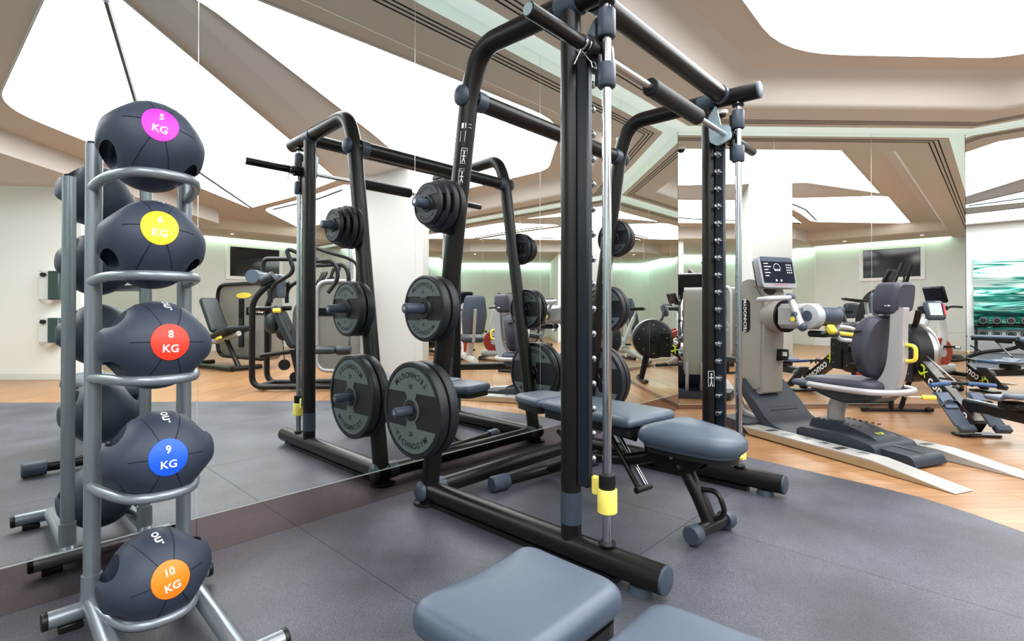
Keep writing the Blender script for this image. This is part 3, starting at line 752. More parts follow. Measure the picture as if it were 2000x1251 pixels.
def ball(z, num, colr, tilt, label, dx=0.0, sx=.93):
    p = WF(-4.565 + dx, -.49, z)
    t = thing('medicine_ball', label, 'medicine ball', p, ROT_WF + tilt[1], 'medicine balls on the rack')
    hold = Matrix.Rotation(tilt[0], 4, 'X') @ Matrix.Rotation(tilt[2], 4, 'Y')
    hold = hold @ Matrix.Scale(sx, 4, Vector((1, 0, 0)))
    o = bpy.data.objects.new('body', BALLME); COL.objects.link(o); o.parent = t; o.matrix_local = hold
    d_ = MB(); n = 40; rows = []; vs = [on_ball(0, 0, .0022)]
    for k in range(1, 8): vs += [on_ball(.052*k/7*math.cos(2*PI*i/n), .052*k/7*math.sin(2*PI*i/n), .0022) for i in range(n)]
    vs += [on_ball(.0535*math.cos(2*PI*i/n), .0535*math.sin(2*PI*i/n), -.001) for i in range(n)]
    fs = [(0, 1+i, 1+(i+1) % n) for i in range(n)]
    for k in range(7): fs += [(1+k*n+i, 1+(k+1)*n+i, 1+(k+1)*n+(i+1) % n, 1+k*n+(i+1) % n) for i in range(n)]
    d_.add(vs, fs); o = d_.obj('disc_patch', M[colr], t); o.matrix_local = hold
    tx = MB(); put_text(tx, num, .030, lambda u, v: on_ball(u, v+.021, .0031)); put_text(tx, 'KG', .030, lambda u, v: on_ball(u*1.1, v-.020, .0031))
    o = tx.obj('weight_print', M['white'], t); o.matrix_local = hold
    lg = MB(); put_text(lg, 'on.', .040, lambda u, v: on_ball(.004-v, .134*math.sin(1.02-u*9.0), .0015)); o = lg.obj('logo_print', M['white'], t); o.matrix_local = hold
    sm = MB()
    for a in (0, PI/3+.1, 2*PI/3-.1):
        for s in (1, -1):
            ca, sa = math.cos(a)*s, math.sin(a)*s
            L = .1 if abs(ca) > .9 else .16
            pts = [on_ball(ca*q, sa*q, .0002) for q in [.053+(L-.053)*k/10 for k in range(11)] if abs(ca*q) < .15]
            sm.tube(pts, .0011, 5)
    o = sm.obj('moulded_seam', M['seam'], t); o.matrix_local = hold
    return t
RAD = math.radians
ball(BALLZ[0], '5', 'magenta', (RAD(-17), RAD(-3), RAD(9)), 'slate medicine ball with magenta 5 KG disc on the top cradle', -.006, .87)
ball(BALLZ[1], '6', 'amber', (RAD(-17), RAD(-4), RAD(4)), 'slate medicine ball with yellow 6 KG disc on the second cradle', -.004, .88)
ball(BALLZ[2], '8', 'red', (RAD(-6), RAD(3), RAD(2)), 'slate medicine ball with red 8 KG disc on the middle cradle', .006)
ball(BALLZ[3], '9', 'blue', (RAD(-8), RAD(-2), RAD(0)), 'slate medicine ball with blue 9 KG disc on the fourth cradle', .014)
ball(BALLZ[4], '10', 'orange', (RAD(-11), RAD(3), RAD(-9)), 'slate medicine ball with orange 10 KG disc on the bottom cradle', .010)

# ================================================================== adjustable benches
def bench(label, loc, rz, hw0=.19, hw1=.175, b1=.93, h0=.955, hh=.165):
    t = thing('adjustable_bench', label, 'bench', loc, rz, 'adjustable weight benches')
    # local y runs from the seat end to the head end; z up
    def slab(pts, z0, z1, tilt, rnd, piv, crown=.006):
        ca, sa = math.cos(tilt), math.sin(tilt)
        return lambda u, v, h: (u, piv[0]+(v-piv[0])*ca - (h-piv[1])*sa, piv[1]+(v-piv[0])*sa + (h-piv[1])*ca)
    seat = rpoly([(-.10, -.15), (.10, -.15), (.175, .10), (.195, .27), (-.195, .27), (-.175, .10)], [.09, .09, .1, .06, .06, .1], 7)
    f = slab(seat, 0, 0, math.radians(2), .03, (.27, .45))
    MB().pad(seat, .385, .48, .045, f, .022).obj('seat_pad', M['vinyl'], t, 60)
    MB().prism([(x*.8, .06+(y-.06)*.85) for x, y in seat], lambda u, v, h: f(u, v, h), .36, .39).obj('seat_plate', M['blackplastic'], t)
    back = rpoly([(-hw0, .295), (hw0, .295), (hw1, b1), (-hw1, b1)], .03, 5)
    f2 = slab(back, 0, 0, 0, .03, (.3, .45))
    MB().pad(back, .44, .497, .024, f2, .006).obj('back_pad', M['vinyl'], t, 60)
    MB().prism([(x*.94, .6+(y-.6)*.96) for x, y in back], lambda u, v, h: (u, v, h), .405, .441).obj('back_plate', M['blackplastic'], t)
    head = rpoly([(-hh, h0), (hh, h0), (hh*.95, 1.10), (hh*.76, 1.235), (-hh*.76, 1.235), (-hh*.95, 1.10)], [.04, .04, .1, .05, .05, .1], 6) if hh > .15 else rpoly([(-.155, h0), (.135, h0), (.135, 1.12), (.138, 1.235), (.05, 1.22), (-.06, 1.215), (-.165, 1.235), (-.165, 1.12)], [.045, .045, .1, .04, .05, .05, .045, .1], 6)
    MB().pad(head, .437, .494, .024, None, .006).obj('head_pad', M['vinyl'], t, 60)
    MB().prism([(x*.9, 1.09+(y-1.09)*.92) for x, y in head], lambda u, v, h: (u, v, h), .408, .438).obj('head_plate', M['blackplastic'], t)
    # frame
    for y, hw, nm in ((0, .12, 'front_foot'), (1.045, .35, 'rear_foot')):
        MB().tube([(-hw, y, .052), (hw, y, .052)], .03, 16).obj(nm, M['black'], t)
        for s in (-1, 1):
            w_ = .05 if y == 0 else .11
            MB().lathe([(0, 0), (.036, 0), (.043, .008), (.043, w_-.012), (.039, w_), (0, w_)], (s*(hw+w_*.72), y, .048), (-s, 0, 0), 24).obj('rubber_end', M['navyplastic'], t)
    MB().tube([(0, 0, .06), (0, .05, .16), (0, .14, .30), (0, .26, .37)], .034, 16, bend=.1).obj('front_leg', M['black'], t)
    MB().tube([(0, .20, .34), (0, .42, .245), (0, .74, .20), (0, 1.04, .055)], .031, 16, bend=.14).obj('main_beam', M['black'], t)
    MB().tube([(0, .045, .20), (0, -.035, .215), (0, -.075, .12), (0, .0, .075)], .0115, 10, bend=.045).obj('carry_handle', M['black'], t)
    for s in (-1, 1):
        MB().prism(rpoly([(-.04, .43), (.26, .43), (.33, .40), (.30, .30), (.20, .245), (.06, .28), (-.03, .36)], .02), lambda u, v, h: (h, u, v), s*.05-.003, s*.05+.003).obj('side_plate', M['black'], t)
        for y, z in ((.0, .37), (.12, .29), (.16, .33)):
            MB().cyl((s*.052, y, z), (s*.062, y, z), .011, seg=12).obj('bolt', M['chrome'], t)
        MB().prism([(.33, .43), (.62, .43), (.58, .37), (.36, .36)], lambda u, v, h: (h, u, v), s*.055-.003, s*.055+.003).obj('back_bracket', M['black'], t)
    MB().cyl((-.09, .305, .425), (.09, .305, .425), .012).obj('hinge_pin', M['chrome'], t)
    MB().tube([(-.03, .56, .37), (-.03, .36, .12)], .014, 10).obj('support_strut', M['black'], t)
    MB().tube([(.03, .56, .37), (.03, .36, .12)], .014, 10).obj('support_strut', M['chrome'], t)
    MB().cyl((-.055, .36, .12), (.055, .36, .12), .016).obj('strut_bar', M['blackplastic'], t)
    MB().tube([(.05, .06, .355), (.12, -.02, .345)], .010, 10).obj('lever_stem', M['yellow'], t)
    MB().ell((.145, -.045, .34), (.032, .02, .014), rot=Matrix.Rotation(-.7, 3, 'Z')).obj('lever', M['yellowpale'], t)
    MB().tube([(-.02, .78, .195), (-.02, .95, .30)], .012, 10).obj('rear_brace', M['black'], t)
    return t
bench('blue grey adjustable bench standing inside the smith machine', WF(-2.70, -1.44), ROT_WF + math.radians(-8))
fg = bench('blue grey adjustable bench in the foreground, cut by the bottom edge of the photo', WF(-4.29, -2.885), ROT_WF + math.radians(0), .17, .125, .942, .99, .14)

fg.scale = (1.03, 1.0, 1.055)

# ================================================================== arm ergometer
EO = Vector((2.632, 3.387, 0)); ERZ = math.atan2(.36, .933)
erg = thing('arm_ergometer', 'taupe and silver arm ergometer with console, plum seat and aluminium ramps', 'exercise machine', EO, ERZ)
YZ = lambda u, v, t: (t, u, v)
colp = rpoly([(1.065, .30), (1.365, .30), (1.39, 1.27), (1.055, 1.27)], [.05, .05, .165, .165], 9)
colp = [(1.075, .30), (1.36, .27)] + [(1.212+.165*math.cos(a), 1.105+.165*math.sin(a)) for a in [PI*k/16 for k in range(17)]]
MB().prism(rpoly(colp, .02, 3), YZ, -.155, .065).obj('column', M['taupe'], erg)
inner = [(1.10, .34), (1.33, .31)] + [(1.212+.132*math.cos(a), 1.08+.132*math.sin(a)) for a in [PI*k/16 for k in range(17)]]
MB().prism(rpoly(inner, .02, 3), YZ, -.1655, -.15).obj('side_cover', M['taupe'], erg)
MB().prism(rpoly(inner, .02, 3), YZ, .06, .0755).obj('side_cover', M['taupe'], erg)
plq = rpoly([(1.195, .81), (1.295, .81), (1.295, 1.095), (1.195, 1.095)], .049, 8)
for x0, x1, sx, s in ((-.169, -.165, -.1697, -1), (.0750, .079, .0797, 1)):
    b = MB().prism(plq, YZ, x0, x1).obj('name_plate', M['letter'], erg)
    lt = MB(); put_text(lt, 'TECHNOGYM', .046, lambda u, v: (sx, 1.245 + (v if s < 0 else -v), .953+u)); lt.obj('lettering', M['white'], b)
# curved silver stem under the column and black rear foot
for x in (-.125, .035): MB().tube([(x, 1.372, .42), (x, 1.385, .24), (x, 1.31, .105), (x, 1.14, .07), (x, 1.06, .10)], .024, 14, bend=.16, n=8, flat=(1.6, .8)).obj('stem', M['silver'], erg)
MB().prism(rpoly([(-.40, 1.02), (.40, 1.02), (.33, 1.36), (-.33, 1.36)], .04), lambda u, v, t: (u, v, t), .004, .085).obj('rear_base', M['ramp'], erg)
# foot ramp with ribs
rp = [(.70, .045), (.78, .065), (.93, .10), (1.06, .24), (1.26, .42), (1.28, .37), (1.10, .16), (.98, .04)]
MB().prism(rpoly(rp, [.0, .05, .12, .05, .02, .02, .1, .0], 5), YZ, -.25, .25).obj('foot_ramp', M['ramp'], erg)
for k in range(9):
    y = 1.0 + k*.024; z = .178 + (y-1.0)*.87
    MB().box((0, y, z), (.30, .006, .006), rot=Matrix.Rotation(.72, 3, 'X')).obj('ramp_rib', M['ramp'], erg)
# aluminium side rails ending in wheelchair ramps
for s in (-1, 1):
    xa, xb = (s*.415, s*.255) if s > 0 else (-.415, -.255)
    prof_ = [(-.455, .004), (0, .066), (1.04, .066), (.97, .012), (-.42, .002)]
    MB().prism(prof_, YZ, min(xa, xb), max(xa, xb)).obj('side_rail', M['alu'], erg)
    MB().prism([(-.44, .0045), (.0, .056), (1.015, .056), (.965, .013), (-.41, .003)], YZ, (max(xa, xb) if s > 0 else min(xa, xb)-.002), (max(xa, xb)+.002 if s > 0 else min(xa, xb))).obj('rail_skirt', M['aluside'], erg)
    for k in range(6):
        y = .12 + k*.14
        MB().box((s*.335, y, .0665), (.10, .05, .003)).obj('grip_strip', M['steel'], erg)
# centre track and carriage
MB().prism(rpoly([(-.105, .012), (-.08, .075), (.2, .088), (.75, .088), (.75, .012)], [.01, .03, .0, .01, .01], 4), YZ, -.155, .155).obj('seat_track', M['ramp'], erg)
MB().box((0, .03, .0885), (.016, .22, .004)).obj('track_slot', M['steel'], erg)
MB().prism(rpoly([(.10, .03), (.12, .10), (.30, .135), (.68, .12), (.70, .05)], [.01, .03, .1, .03, .01], 4), YZ, -.215, .215).obj('carriage_skirt', M['ramp'], erg)
MB().prism(rpoly([(.16, .10), (.20, .135), (.40, .185), (.66, .185), (.69, .10)], [.02, .06, .1, .03, .01], 5), YZ, -.10, .13).obj('carriage_cover', M['ramp'], erg)
for s in (-1, 1):
    for k in range(8): MB().box((s*.10+.015, .30+k*.045, .186), (.02, .012, .008)).obj('carriage_rib', M['ramp'], erg)
lg = MB(); put_text(lg, 'TOP', .04, lambda u, v: (u, .215+v*.95, .147+v*.32)); lg.obj('model_print', M['lime'], erg)
MB().tube([(.01, .55, .16), (.01, .55, .27), (.0, .47, .40)], .062, 16, bend=.13, flat=(1, .8)).obj('seat_post', M['silver'], erg)
# seat
st = rpoly([(-.19, .14), (.19, .14), (.215, .45), (.13, .735), (-.13, .735), (-.215, .45)], [.1, .1, .2, .1, .1, .2], 7)
MB().pad(st, .435, .52, .035, lambda u, v, h: (u, v, h - (.0 if v < .35 else (v-.35)*.06)), .008).obj('seat_cushion', M['vinylpurple'], erg, 60)
MB().pad([(x*.95, .43+(y-.43)*.95) for x, y in st], .345, .437, .04, lambda u, v, h: (u, v, h+abs(v-.35)*.18)).obj('seat_shell', M['vinyldark'], erg, 60)
MB().tube([(-.17, .74, .448), (-.235, .45, .452), (-.235, .12, .455), (0, .03, .455), (.235, .12, .455), (.235, .45, .452), (.17, .74, .448)], .021, 14, bend=.13, n=8).obj('seat_rim', M['silver'], erg)
MB().tube([(-.175, .755, .447), (-.205, .61, .450)], .0225, 14).obj('rim_sleeve', M['navyplastic'], erg)
MB().tube([(.175, .755, .447), (.205, .61, .450)], .0225, 14).obj('rim_sleeve', M['navyplastic'], erg)
MB().tube([(-.17, .755, .447), (0, .79, .445), (.17, .755, .447)], .0215, 14, bend=.1).obj('front_roll', M['navyplastic'], erg)
def back_fn(y0, lean):
    return lambda u, v, h: (u, y0 - (v-.5)*lean + h - .035*(1-min(1, (u/.2)**2))*-0.0 + .05*(u/.2)**2, v)
bk = rpoly([(-.10, .53), (.10, .53), (.185, .72), (.165, .89), (.11, .965), (-.11, .965), (-.165, .89), (-.185, .72)], .07, 6)
MB().pad(bk, .0, .12, .04, back_fn(.185, .10), .004).obj('backrest', M['vinylpurple'], erg, 60)
hd = rpoly([(-.095, .975), (.095, .975), (.105, 1.09), (.09, 1.19), (-.09, 1.19), (-.105, 1.09)], .04, 6)
MB().pad(hd, .0, .17, .04, lambda u, v, h: (u, .035 + h + .12*u*u/.1 - (v-1.08)*.12, v), .012).obj('headrest', M['vinylpurple'], erg, 60)
for s in (-1, 1):
    for z, y in ((.86, .235), (.63, .255)): MB().ell((s*.168, y+.02, z), (.03, .03, .007)).obj('cushion_slot', M['letter'], erg)
    MB().ell((s*.102, .10, 1.03), (.012, .022, .009)).obj('headrest_stud', M['chrome'], erg)
# silver spine behind the backrest, with a yellow release handle
spn = rpoly([(.46, .385), (.24, .375), (.09, .43), (.03, .60), (.03, .90), (.02, 1.02), (.098, 1.02), (.105, .85), (.13, .62), (.205, .49), (.46, .45)], [.03, .1, .1, .1, .2, .01, .01, .2, .1, .08, .03], 5)
MB().prism(spn, YZ, -.065, -.005).obj('spine', M['silver'], erg, 50)
MB().prism([(y*.9+.012, z*.98+.01) for y, z in spn], YZ, -.071, .001).obj('spine_edge', M['silver'], erg, 50)
MB().tube([(-.02, .04, .775), (-.02, -.025, .768), (-.02, -.025, .672), (-.02, .04, .665)], .0125, 10, bend=.03).obj('release_handle', M['yellow'], erg)
MB().tube([(.06, .10, .42), (.16, .05, .415)], .006, 8).obj('lever_rod', M['steel'], erg)
MB().cyl((.16, .05, .415), (.24, .01, .413), .016, bev=.006).obj('lever_grip', M['yellow'], erg)
# crank head
MB().cyl((-.04, 1.08, .955), (-.04, .95, .955), .135, .13, 32).obj('head_socket', M['taupe'], erg)
MB().cyl((-.04, .95, .955), (-.04, .93, .955), .135, .135, 32).obj('head_gap', M['letter'], erg)
MB().box((-.065, .795, .955), (.20, .30, .20), bev=.035).obj('crank_head', M['silver'], erg)
MB().cyl((-.165, .645, .955), (-.085, .645, .955), .096, seg=32, bev=.01).obj('hub_cover', M['silverlight'], erg)
MB().cyl((-.085, .645, .955), (.14, .645, .955), .074, seg=32, bev=.008).obj('hub_drum', M['navyplastic'], erg)
MB().cyl((-.175, .645, .96), (-.155, .645, .96), .040, seg=24).obj('hub_boss', M['navyplastic'], erg)
MB().box((-.02, .655, .82), (.12, .14, .05), bev=.015).obj('brake_housing', M['blackplastic'], erg)
MB().box((.01, .585, .855), (.07, .05, .075), bev=.012, rot=Matrix.Rotation(-.6, 3, 'X')).obj('yellow_lever', M['yellow'], erg)
def crank(sx, y0, z0, y1, z1, ring_dir, q=1.0):
    a = MB().tube([(sx, y0, z0), (sx, y1, z1)], .028, 14, flat=(1, .8), radii=None).obj('crank_arm', M['silverlight'], erg)
    MB().ell((sx, y0, z0), (.03, .034, .034)).obj('crank_foot', M['navyplastic'], a)
    MB().cyl((sx-.025, y1, z1), (sx+.025, y1, z1), .033, bev=.006).obj('crank_joint', M['navyplastic'], a)
    c = Vector((sx, y1, z1)); dx = ring_dir
    p = [c + q*Vector((dx*.02, -.03, 0)), c + q*Vector((dx*.27, -.045 - .09*(1-q)/.4, -.01)), c + q*Vector((dx*.29, .05 - .09*(1-q)/.4, -.02)), c + q*Vector((dx*.03, .06, 0))]
    if q < 1: p = [c + Vector(w_) for w_ in ((.02, 0, .055), (.16, -.06, .035), (.195, -.08, -.065), (.03, 0, -.05))]
    h = MB().tube(p, .019 if q == 1 else .0165, 12, bend=.06, closed=True, n=5).obj('hand_loop', M['silverlight'], erg)
    g = MB().cyl(c + (Vector((dx*.07, .012, -.005)) if q == 1 else Vector((.03, -.01, .0))), c + (Vector((dx*.22, .005, -.012)) if q == 1 else Vector((.15, -.055, -.014))), .016, bev=.005); g.obj('hand_grip', M['yellow'], h)
crank(-.215, .645, .875, .755, 1.10, -1)
crank(.195, .65, 1.0, .70, .82, 1, .6)
MB().box((-.235, .70, .955), (.03, .055, .075), bev=.012).obj('pin_block', M['navyplastic'], erg)
MB().cyl((-.255, .70, .935), (-.235, .70, .935), .018).obj('pin_knob', M['yellow'], erg)
# console
cn = rrect(-.19, .19, -.133, .133, .03, 5)
CR = Matrix.Rotation(-.22, 3, 'X') ; CC = Vector((-.088, .98, 1.318))
cfn = lambda u, v, t: CC + CR @ Vector((u, t, v))
MB().prism(cn, cfn, 0.0, .055).obj('console', M['consoleframe'], erg)
MB().prism(rrect(-.18, .18, -.123, .123, .03, 4), cfn, .055, .075).obj('console_back', M['blackplastic'], erg)
scr = MB().prism(rpoly([(-.168, -.094), (.172, -.094), (.180, .105), (.15, .126), (-.164, .126)], .012), cfn, -.004, .0).obj('console_screen', M['screen'], erg)
MB().prism(rpoly([(-.165, .088), (.179, .088), (.180, .105), (.15, .126), (-.164, .126)], .01), cfn, -.0055, -.004).obj('console_brow', M['navyplastic'], erg)
ic = MB()
for i in range(5): ic.prism(rrect(-.145, -.145+(.05, .075, .045, .06, .04)[i], .066-i*.026, .072-i*.026, .002, 2), cfn, -.0052, -.0042)
for i in range(3):
    for j in range(4): ic.prism([(.105+i*.022+.006*math.cos(a), .062-j*.022+.006*math.sin(a)) for a in [2*PI*k/8 for k in range(8)]], cfn, -.0052, -.0042)
for i in range(16):
    a = PI*(-.1+1.2*i/15); ic.prism([(-.005+.035*math.cos(a)+.003*math.cos(b), .035+.035*math.sin(a)+.003*math.sin(b)) for b in [2*PI*k/6 for k in range(6)]], cfn, -.0052, -.0042)
for x in (-.028, -.006, .018): ic.prism(rrect(x-.008, x+.008, .008, .024, .006, 3), cfn, -.0052, -.0042)
for x in (-.035, .018): ic.prism(rrect(x-.008, x+.008, -.082, -.064, .006, 3), cfn, -.0052, -.0042)
ic.obj('console_icons', M['white'], scr)
rl = MB(); [rl.prism(rrect(x, x+.014, -.113, -.103, .003, 2), cfn, -.002, .0) for x in (-.06, -.03, 0, .03, .06)]; rl.obj('console_buttons', M['redlabel'], scr)
MB().tube([(-.09, 1.08, 1.13), (-.09, 1.03, 1.20)], .05, 12, flat=(1.2, .5)).obj('console_neck', M['blackplastic'], erg)
# bottle holder on the column front
cp = MB(); cp.lathe([(.032, 0), (.038, 0), (.038, .03), (.034, .03), (.034, .006), (.0, .006), (0, 0), (.032, 0)], (.02, 1.025, .585), (0, 0, 1), 18)
cp.lathe([(.037, 0), (.042, 0), (.042, .018), (.037, .018), (.037, 0)], (.02, 1.025, .655), (0, 0, 1), 18).box((.02, 1.068, .63), (.06, .012, .11)).tube([(-.018, 1.01, .60), (-.018, 1.01, .66)], .006, 8).tube([(.058, 1.01, .60), (.058, 1.01, .66)], .006, 8)
cp.obj('bottle_holder', M['blackplastic'], erg)

# ================================================================== rowing machine by the far mirror
row = thing('rowing_machine', 'black rowing machine with blue handle between the far mirror and the right edge', 'rowing machine', (3.76, 4.9, 0), math.radians(-4.5) + PI)
# local +y points to the room (towards the seat end), +x to the west
MB().tube([(-.32, -.19, .022), (.32, -.19, .022)], .018, 12).obj('front_foot', M['black'], row)
for s in (-1, 1):
    MB().box((s*.30, -.17, .035), (.07, .05, .05), bev=.012).obj('foot_roller', M['blackplastic'], row)
    MB().tube([(s*.045, -.19, .03), (s*.09, -.12, .34)], .022, 12, flat=(1.3, .8)).obj('front_leg', M['black'], row)
fl = MB().lathe([(.03, -.085), (.24, -.085), (.275, -.06), (.275, .06), (.24, .085), (.03, .085), (.03, -.085)], (0, -.03, .60), (1, 0, 0), 40).obj('flywheel_cage', M['blackplastic'], row)
MB().lathe([(.235, 0), (.272, 0), (.278, .02), (.278, .05), (.272, .07), (.235, .07), (.235, 0)], (-.12, -.03, .60), (1, 0, 0), 40).obj('flywheel_rim', M['steel'], row)
for s in (-1, 1):
    MB().lathe([(.0, 0), (.06, 0), (.05, .02), (0, .02)], (s*.085, -.03, .60), (s, 0, 0), 20).obj('hub', M['black'], row)
    for k in range(8):
        a = k*PI/4; MB().cyl((s*.084, -.03+.2*math.cos(a), .60+.2*math.sin(a)), (s*.09, -.03+.2*math.cos(a), .60+.2*math.sin(a)), .008, seg=10).obj('cage_bolt', M['steel'], row)
    MB().box((s*.09, .12, .52), (.012, .16, .34), bev=.004).obj('side_frame', M['black'], row)
    for z in (.42, .52, .62): MB().cyl((s*.096, .15, z), (s*.101, .15, z), .009, seg=10).obj('frame_bolt', M['chrome'], row)
# sloping main beam with lettering
P0, P1 = Vector((0, .14, .53)), Vector((0, .80, .07)); dv = (P1-P0).normalized(); up = Vector((1, 0, 0)).cross(dv); up = up if up.z > 0 else -up
bm_ = lambda u, v, t: P0 + dv*u + up*v + Vector((t, 0, 0))
beam = MB().prism([(0, -.06), ((P1-P0).length, -.05), ((P1-P0).length, .05), (0, .06)], bm_, -.045, .045).obj('main_beam', M['black'], row)
MB().prism([(.02, .058), (.78, .050), (.78, .056), (.02, .066)], bm_, -.035, .035).obj('beam_cover', M['steel'], beam)
for sx, s in ((.0458, 1), (-.0458, -1)):
    lt = MB(); put_text(lt, 'concept 2', .125, lambda u, v: bm_((.48 if s > 0 else .36)+s*u, v, sx)); lt.obj('lettering', M['white'], beam)
    lt = MB()
    put_text(lt, 'C', .135, lambda u, v: bm_((.105 if s > 0 else .72)+s*u, v, sx)); put_text(lt, 'X', .10, lambda u, v: bm_((.155 if s > 0 else .67)+s*u, v, sx)); lt.obj('emblem', M['lime'], beam)
MB().tube([(0, .02, .80), (0, .10, .88), (0, .14, 1.0)], .022, 12, flat=(1.3, .8)).obj('monitor_arm', M['black'], row)
mn = MB().box((-.12, .16, 1.0), (.165, .06, .18), bev=.02, rot=Matrix.Rotation(.28, 3, 'X')).obj('monitor', M['navyplastic'], row)
MB().box((-.105, .196, 1.012), (.105, .008, .115), rot=Matrix.Rotation(.28, 3, 'X')).obj('monitor_lcd', M['lcd'], mn)
MB().box((-.183, .196, 1.01), (.016, .008, .11), rot=Matrix.Rotation(.28, 3, 'X')).obj('monitor_buttons', M['redlabel'], mn)
MB().box((-.06, .145, .985), (.14, .03, .03)).obj('monitor_bracket', M['black'], row)
# footplates
for s in (-1, 1):
    R = Matrix.Rotation(-.75, 3, 'X')
    fp = MB().box((s*.13, .70, .20), (.125, .34, .018), bev=.006, rot=R).obj('footplate', M['navyplastic'], row)
    MB().box((s*.13, .66, .262), (.10, .16, .018), bev=.006, rot=R).obj('heel_cup', M['seatgrey'], fp)
    MB().tube([(s*.13-.065, .69, .225), (s*.13-.03, .70, .27), (s*.13+.03, .70, .27), (s*.13+.065, .69, .225)], .008, 8, bend=.02, flat=(2.5, .6)).obj('strap', M['black'], fp)
    MB().box((s*.13, .86, .075), (.12, .06, .05), bev=.01, rot=R).obj('heel_rest', M['navyplastic'], fp)
MB().box((0, .78, .012), (.30, .12, .02), bev=.006).obj('mid_foot', M['black'], row)
MB().box((0, 1.62, .235), (.062, 1.9, .085), bev=.01).obj('monorail', M['black'], row)
MB().box((0, 1.62, .2805), (.036, 1.88, .008)).obj('rail_top', M['steel'], row)
MB().tube([(-.22, 2.5, .02), (.22, 2.5, .02)], .018, 12).obj('rear_foot', M['black'], row)
MB().tube([(0, 2.5, .03), (0, 2.48, .20)], .024, 12).obj('rear_leg', M['black'], row)
sp_ = rpoly([(-.16, 1.02), (.16, 1.02), (.17, 1.16), (.13, 1.27), (-.13, 1.27), (-.17, 1.16)], .07, 6)
MB().pad(sp_, .335, .372, .016, lambda u, v, h: (u, v, h + .16*abs(u)**1.6 + (.03 if v > 1.2 else 0)), -.006).obj('seat', M['seatgrey'], row, 60)
MB().box((0, 1.14, .305), (.14, .17, .055), bev=.012).obj('seat_carriage', M['blackplastic'], row)
for s in (-1, 1): MB().cyl((s*.03, 1.08, .295), (s*.055, 1.08, .295), .018).obj('seat_roller', M['chrome'], row)
# handle lying over the beam
MB().tube([(-.085, .60, .392), (0, .585, .395), (.085, .60, .392)], .014, 10, bend=.03).obj('handle_bar', M['black'], row)
for s in (-1, 1): MB().tube([(s*.07, .60, .392), (s*.17, .615, .388), (s*.255, .65, .382)], .0175, 12, bend=.06).obj('handle_grip', M['bluehandle'], row)
MB().tube([(-.04, .60, .36), (0, .575, .405), (.04, .60, .36)], .01, 8, bend=.02).obj('handle_hook', M['black'], row)
MB().tube([(0, .585, .40), (0, .18, .62)], .005, 6).obj('chain', M['steel'], row)
MB().tube([(-.10, .62, .375), (-.05, .50, .41), (.06, .47, .42)], .009, 8, bend=.03).obj('handle_cord', M['black'], row)

# ================================================================== machines seen only in the mirrors
def shroud(mb, x0, x1, z0, z1, y0, y1, r): return mb.prism(rrect(x0, x1, z0, z1, r, 6), lambda u, v, t: (u, t, v), y0, y1)
# leg press: local x to the right as the mirror shows it, +y towards the viewer
def leg_press(name, label, loc, rz):
    t = thing(name, label, 'weight machine', loc, rz, 'shrouded strength machines')
    shroud(MB(), -.80, .86, .14, 1.48, -.50, -.28, .20).obj('stack_shroud', M['shroud'], t)
    MB().tube([(-.80, -.26, .16), (-.80, -.26, 1.48), (.86, -.26, 1.48), (.86, -.26, .16)], .032, 10, bend=.24, closed=True).obj('shroud_border', M['black'], t)
    MB().box((-.02, -.275, .78), (.16, .012, .86)).obj('stack_window', M['letter'], t)
    for k in range(9): MB().box((-.02, -.272, .40+k*.055), (.11, .014, .045)).obj('stack_weight', M['navyplate'], t)
    MB().box((.44, -.276, .99), (.62, .008, .13)).obj('instruction_band', M['letter'], t)
    l_ = MB(); put_text(l_, 'LEG PRESS', .10, lambda u, v: (.44-u if False else .44+u*-1, -.270, .99+v)); l_.obj('lettering', M['white'], t)
    e = MB().prism([(.05+.24*math.cos(a), 1.27+.05*math.sin(a)) for a in [2*PI*k/20 for k in range(20)]], lambda u, v, q: (u, q, v), -.282, -.27).obj('badge', M['yellow'], t)
    R = Matrix.Rotation(0, 3, 'Y')
    bk = lambda u, v, h: (-.44 + v*.55 + h*.8, .12 + u, 1.18 - v*.80 + h*.6)
    MB().pad(rrect(-.15, .15, 0, .72, .05, 4), .0, .10, .03, bk).obj('backrest', M['vinyldark'], t, 60)
    MB().tube([(-.50, .12, 1.14), (-.04, .12, .46)], .04, 12).obj('back_post', M['black'], t)
    MB().pad(rrect(.02, .62, -.10, .34, .06, 4), .50, .58, .03, lambda u, v, h: (u, v, h+u*.28)).obj('seat_cushion', M['vinyldark'], t, 60)
    MB().tube([(-.75, .12, .42), (.0, .12, .47), (.6, .12, .62)], .045, 12, bend=.1).obj('seat_rail', M['silver'], t)
    MB().tube([(.22, .12, .50), (.60, .12, .06)], .04, 12).obj('front_strut', M['black'], t)
    MB().tube([(-.72, .30, .42), (-.86, .30, .30), (-.86, .30, .05), (.75, .30, .05)], .042, 12, bend=.18).obj('base_frame', M['black'], t)
    MB().tube([(-.80, -.2, .05), (-.80, .3, .05)], .04, 12).obj('base_cross', M['black'], t)
    MB().tube([(.72, -.2, .05), (.72, .3, .05)], .04, 12).obj('base_cross', M['black'], t)
    MB().cyl((.30, .33, .52), (.44, .33, .56), .025, bev=.008).obj('release_grip', M['yellow'], t)
    return t
lp = leg_press('leg_press', 'taupe leg press machine with dark backrest below the television', (5.86, -1.22, 0), math.radians(126))

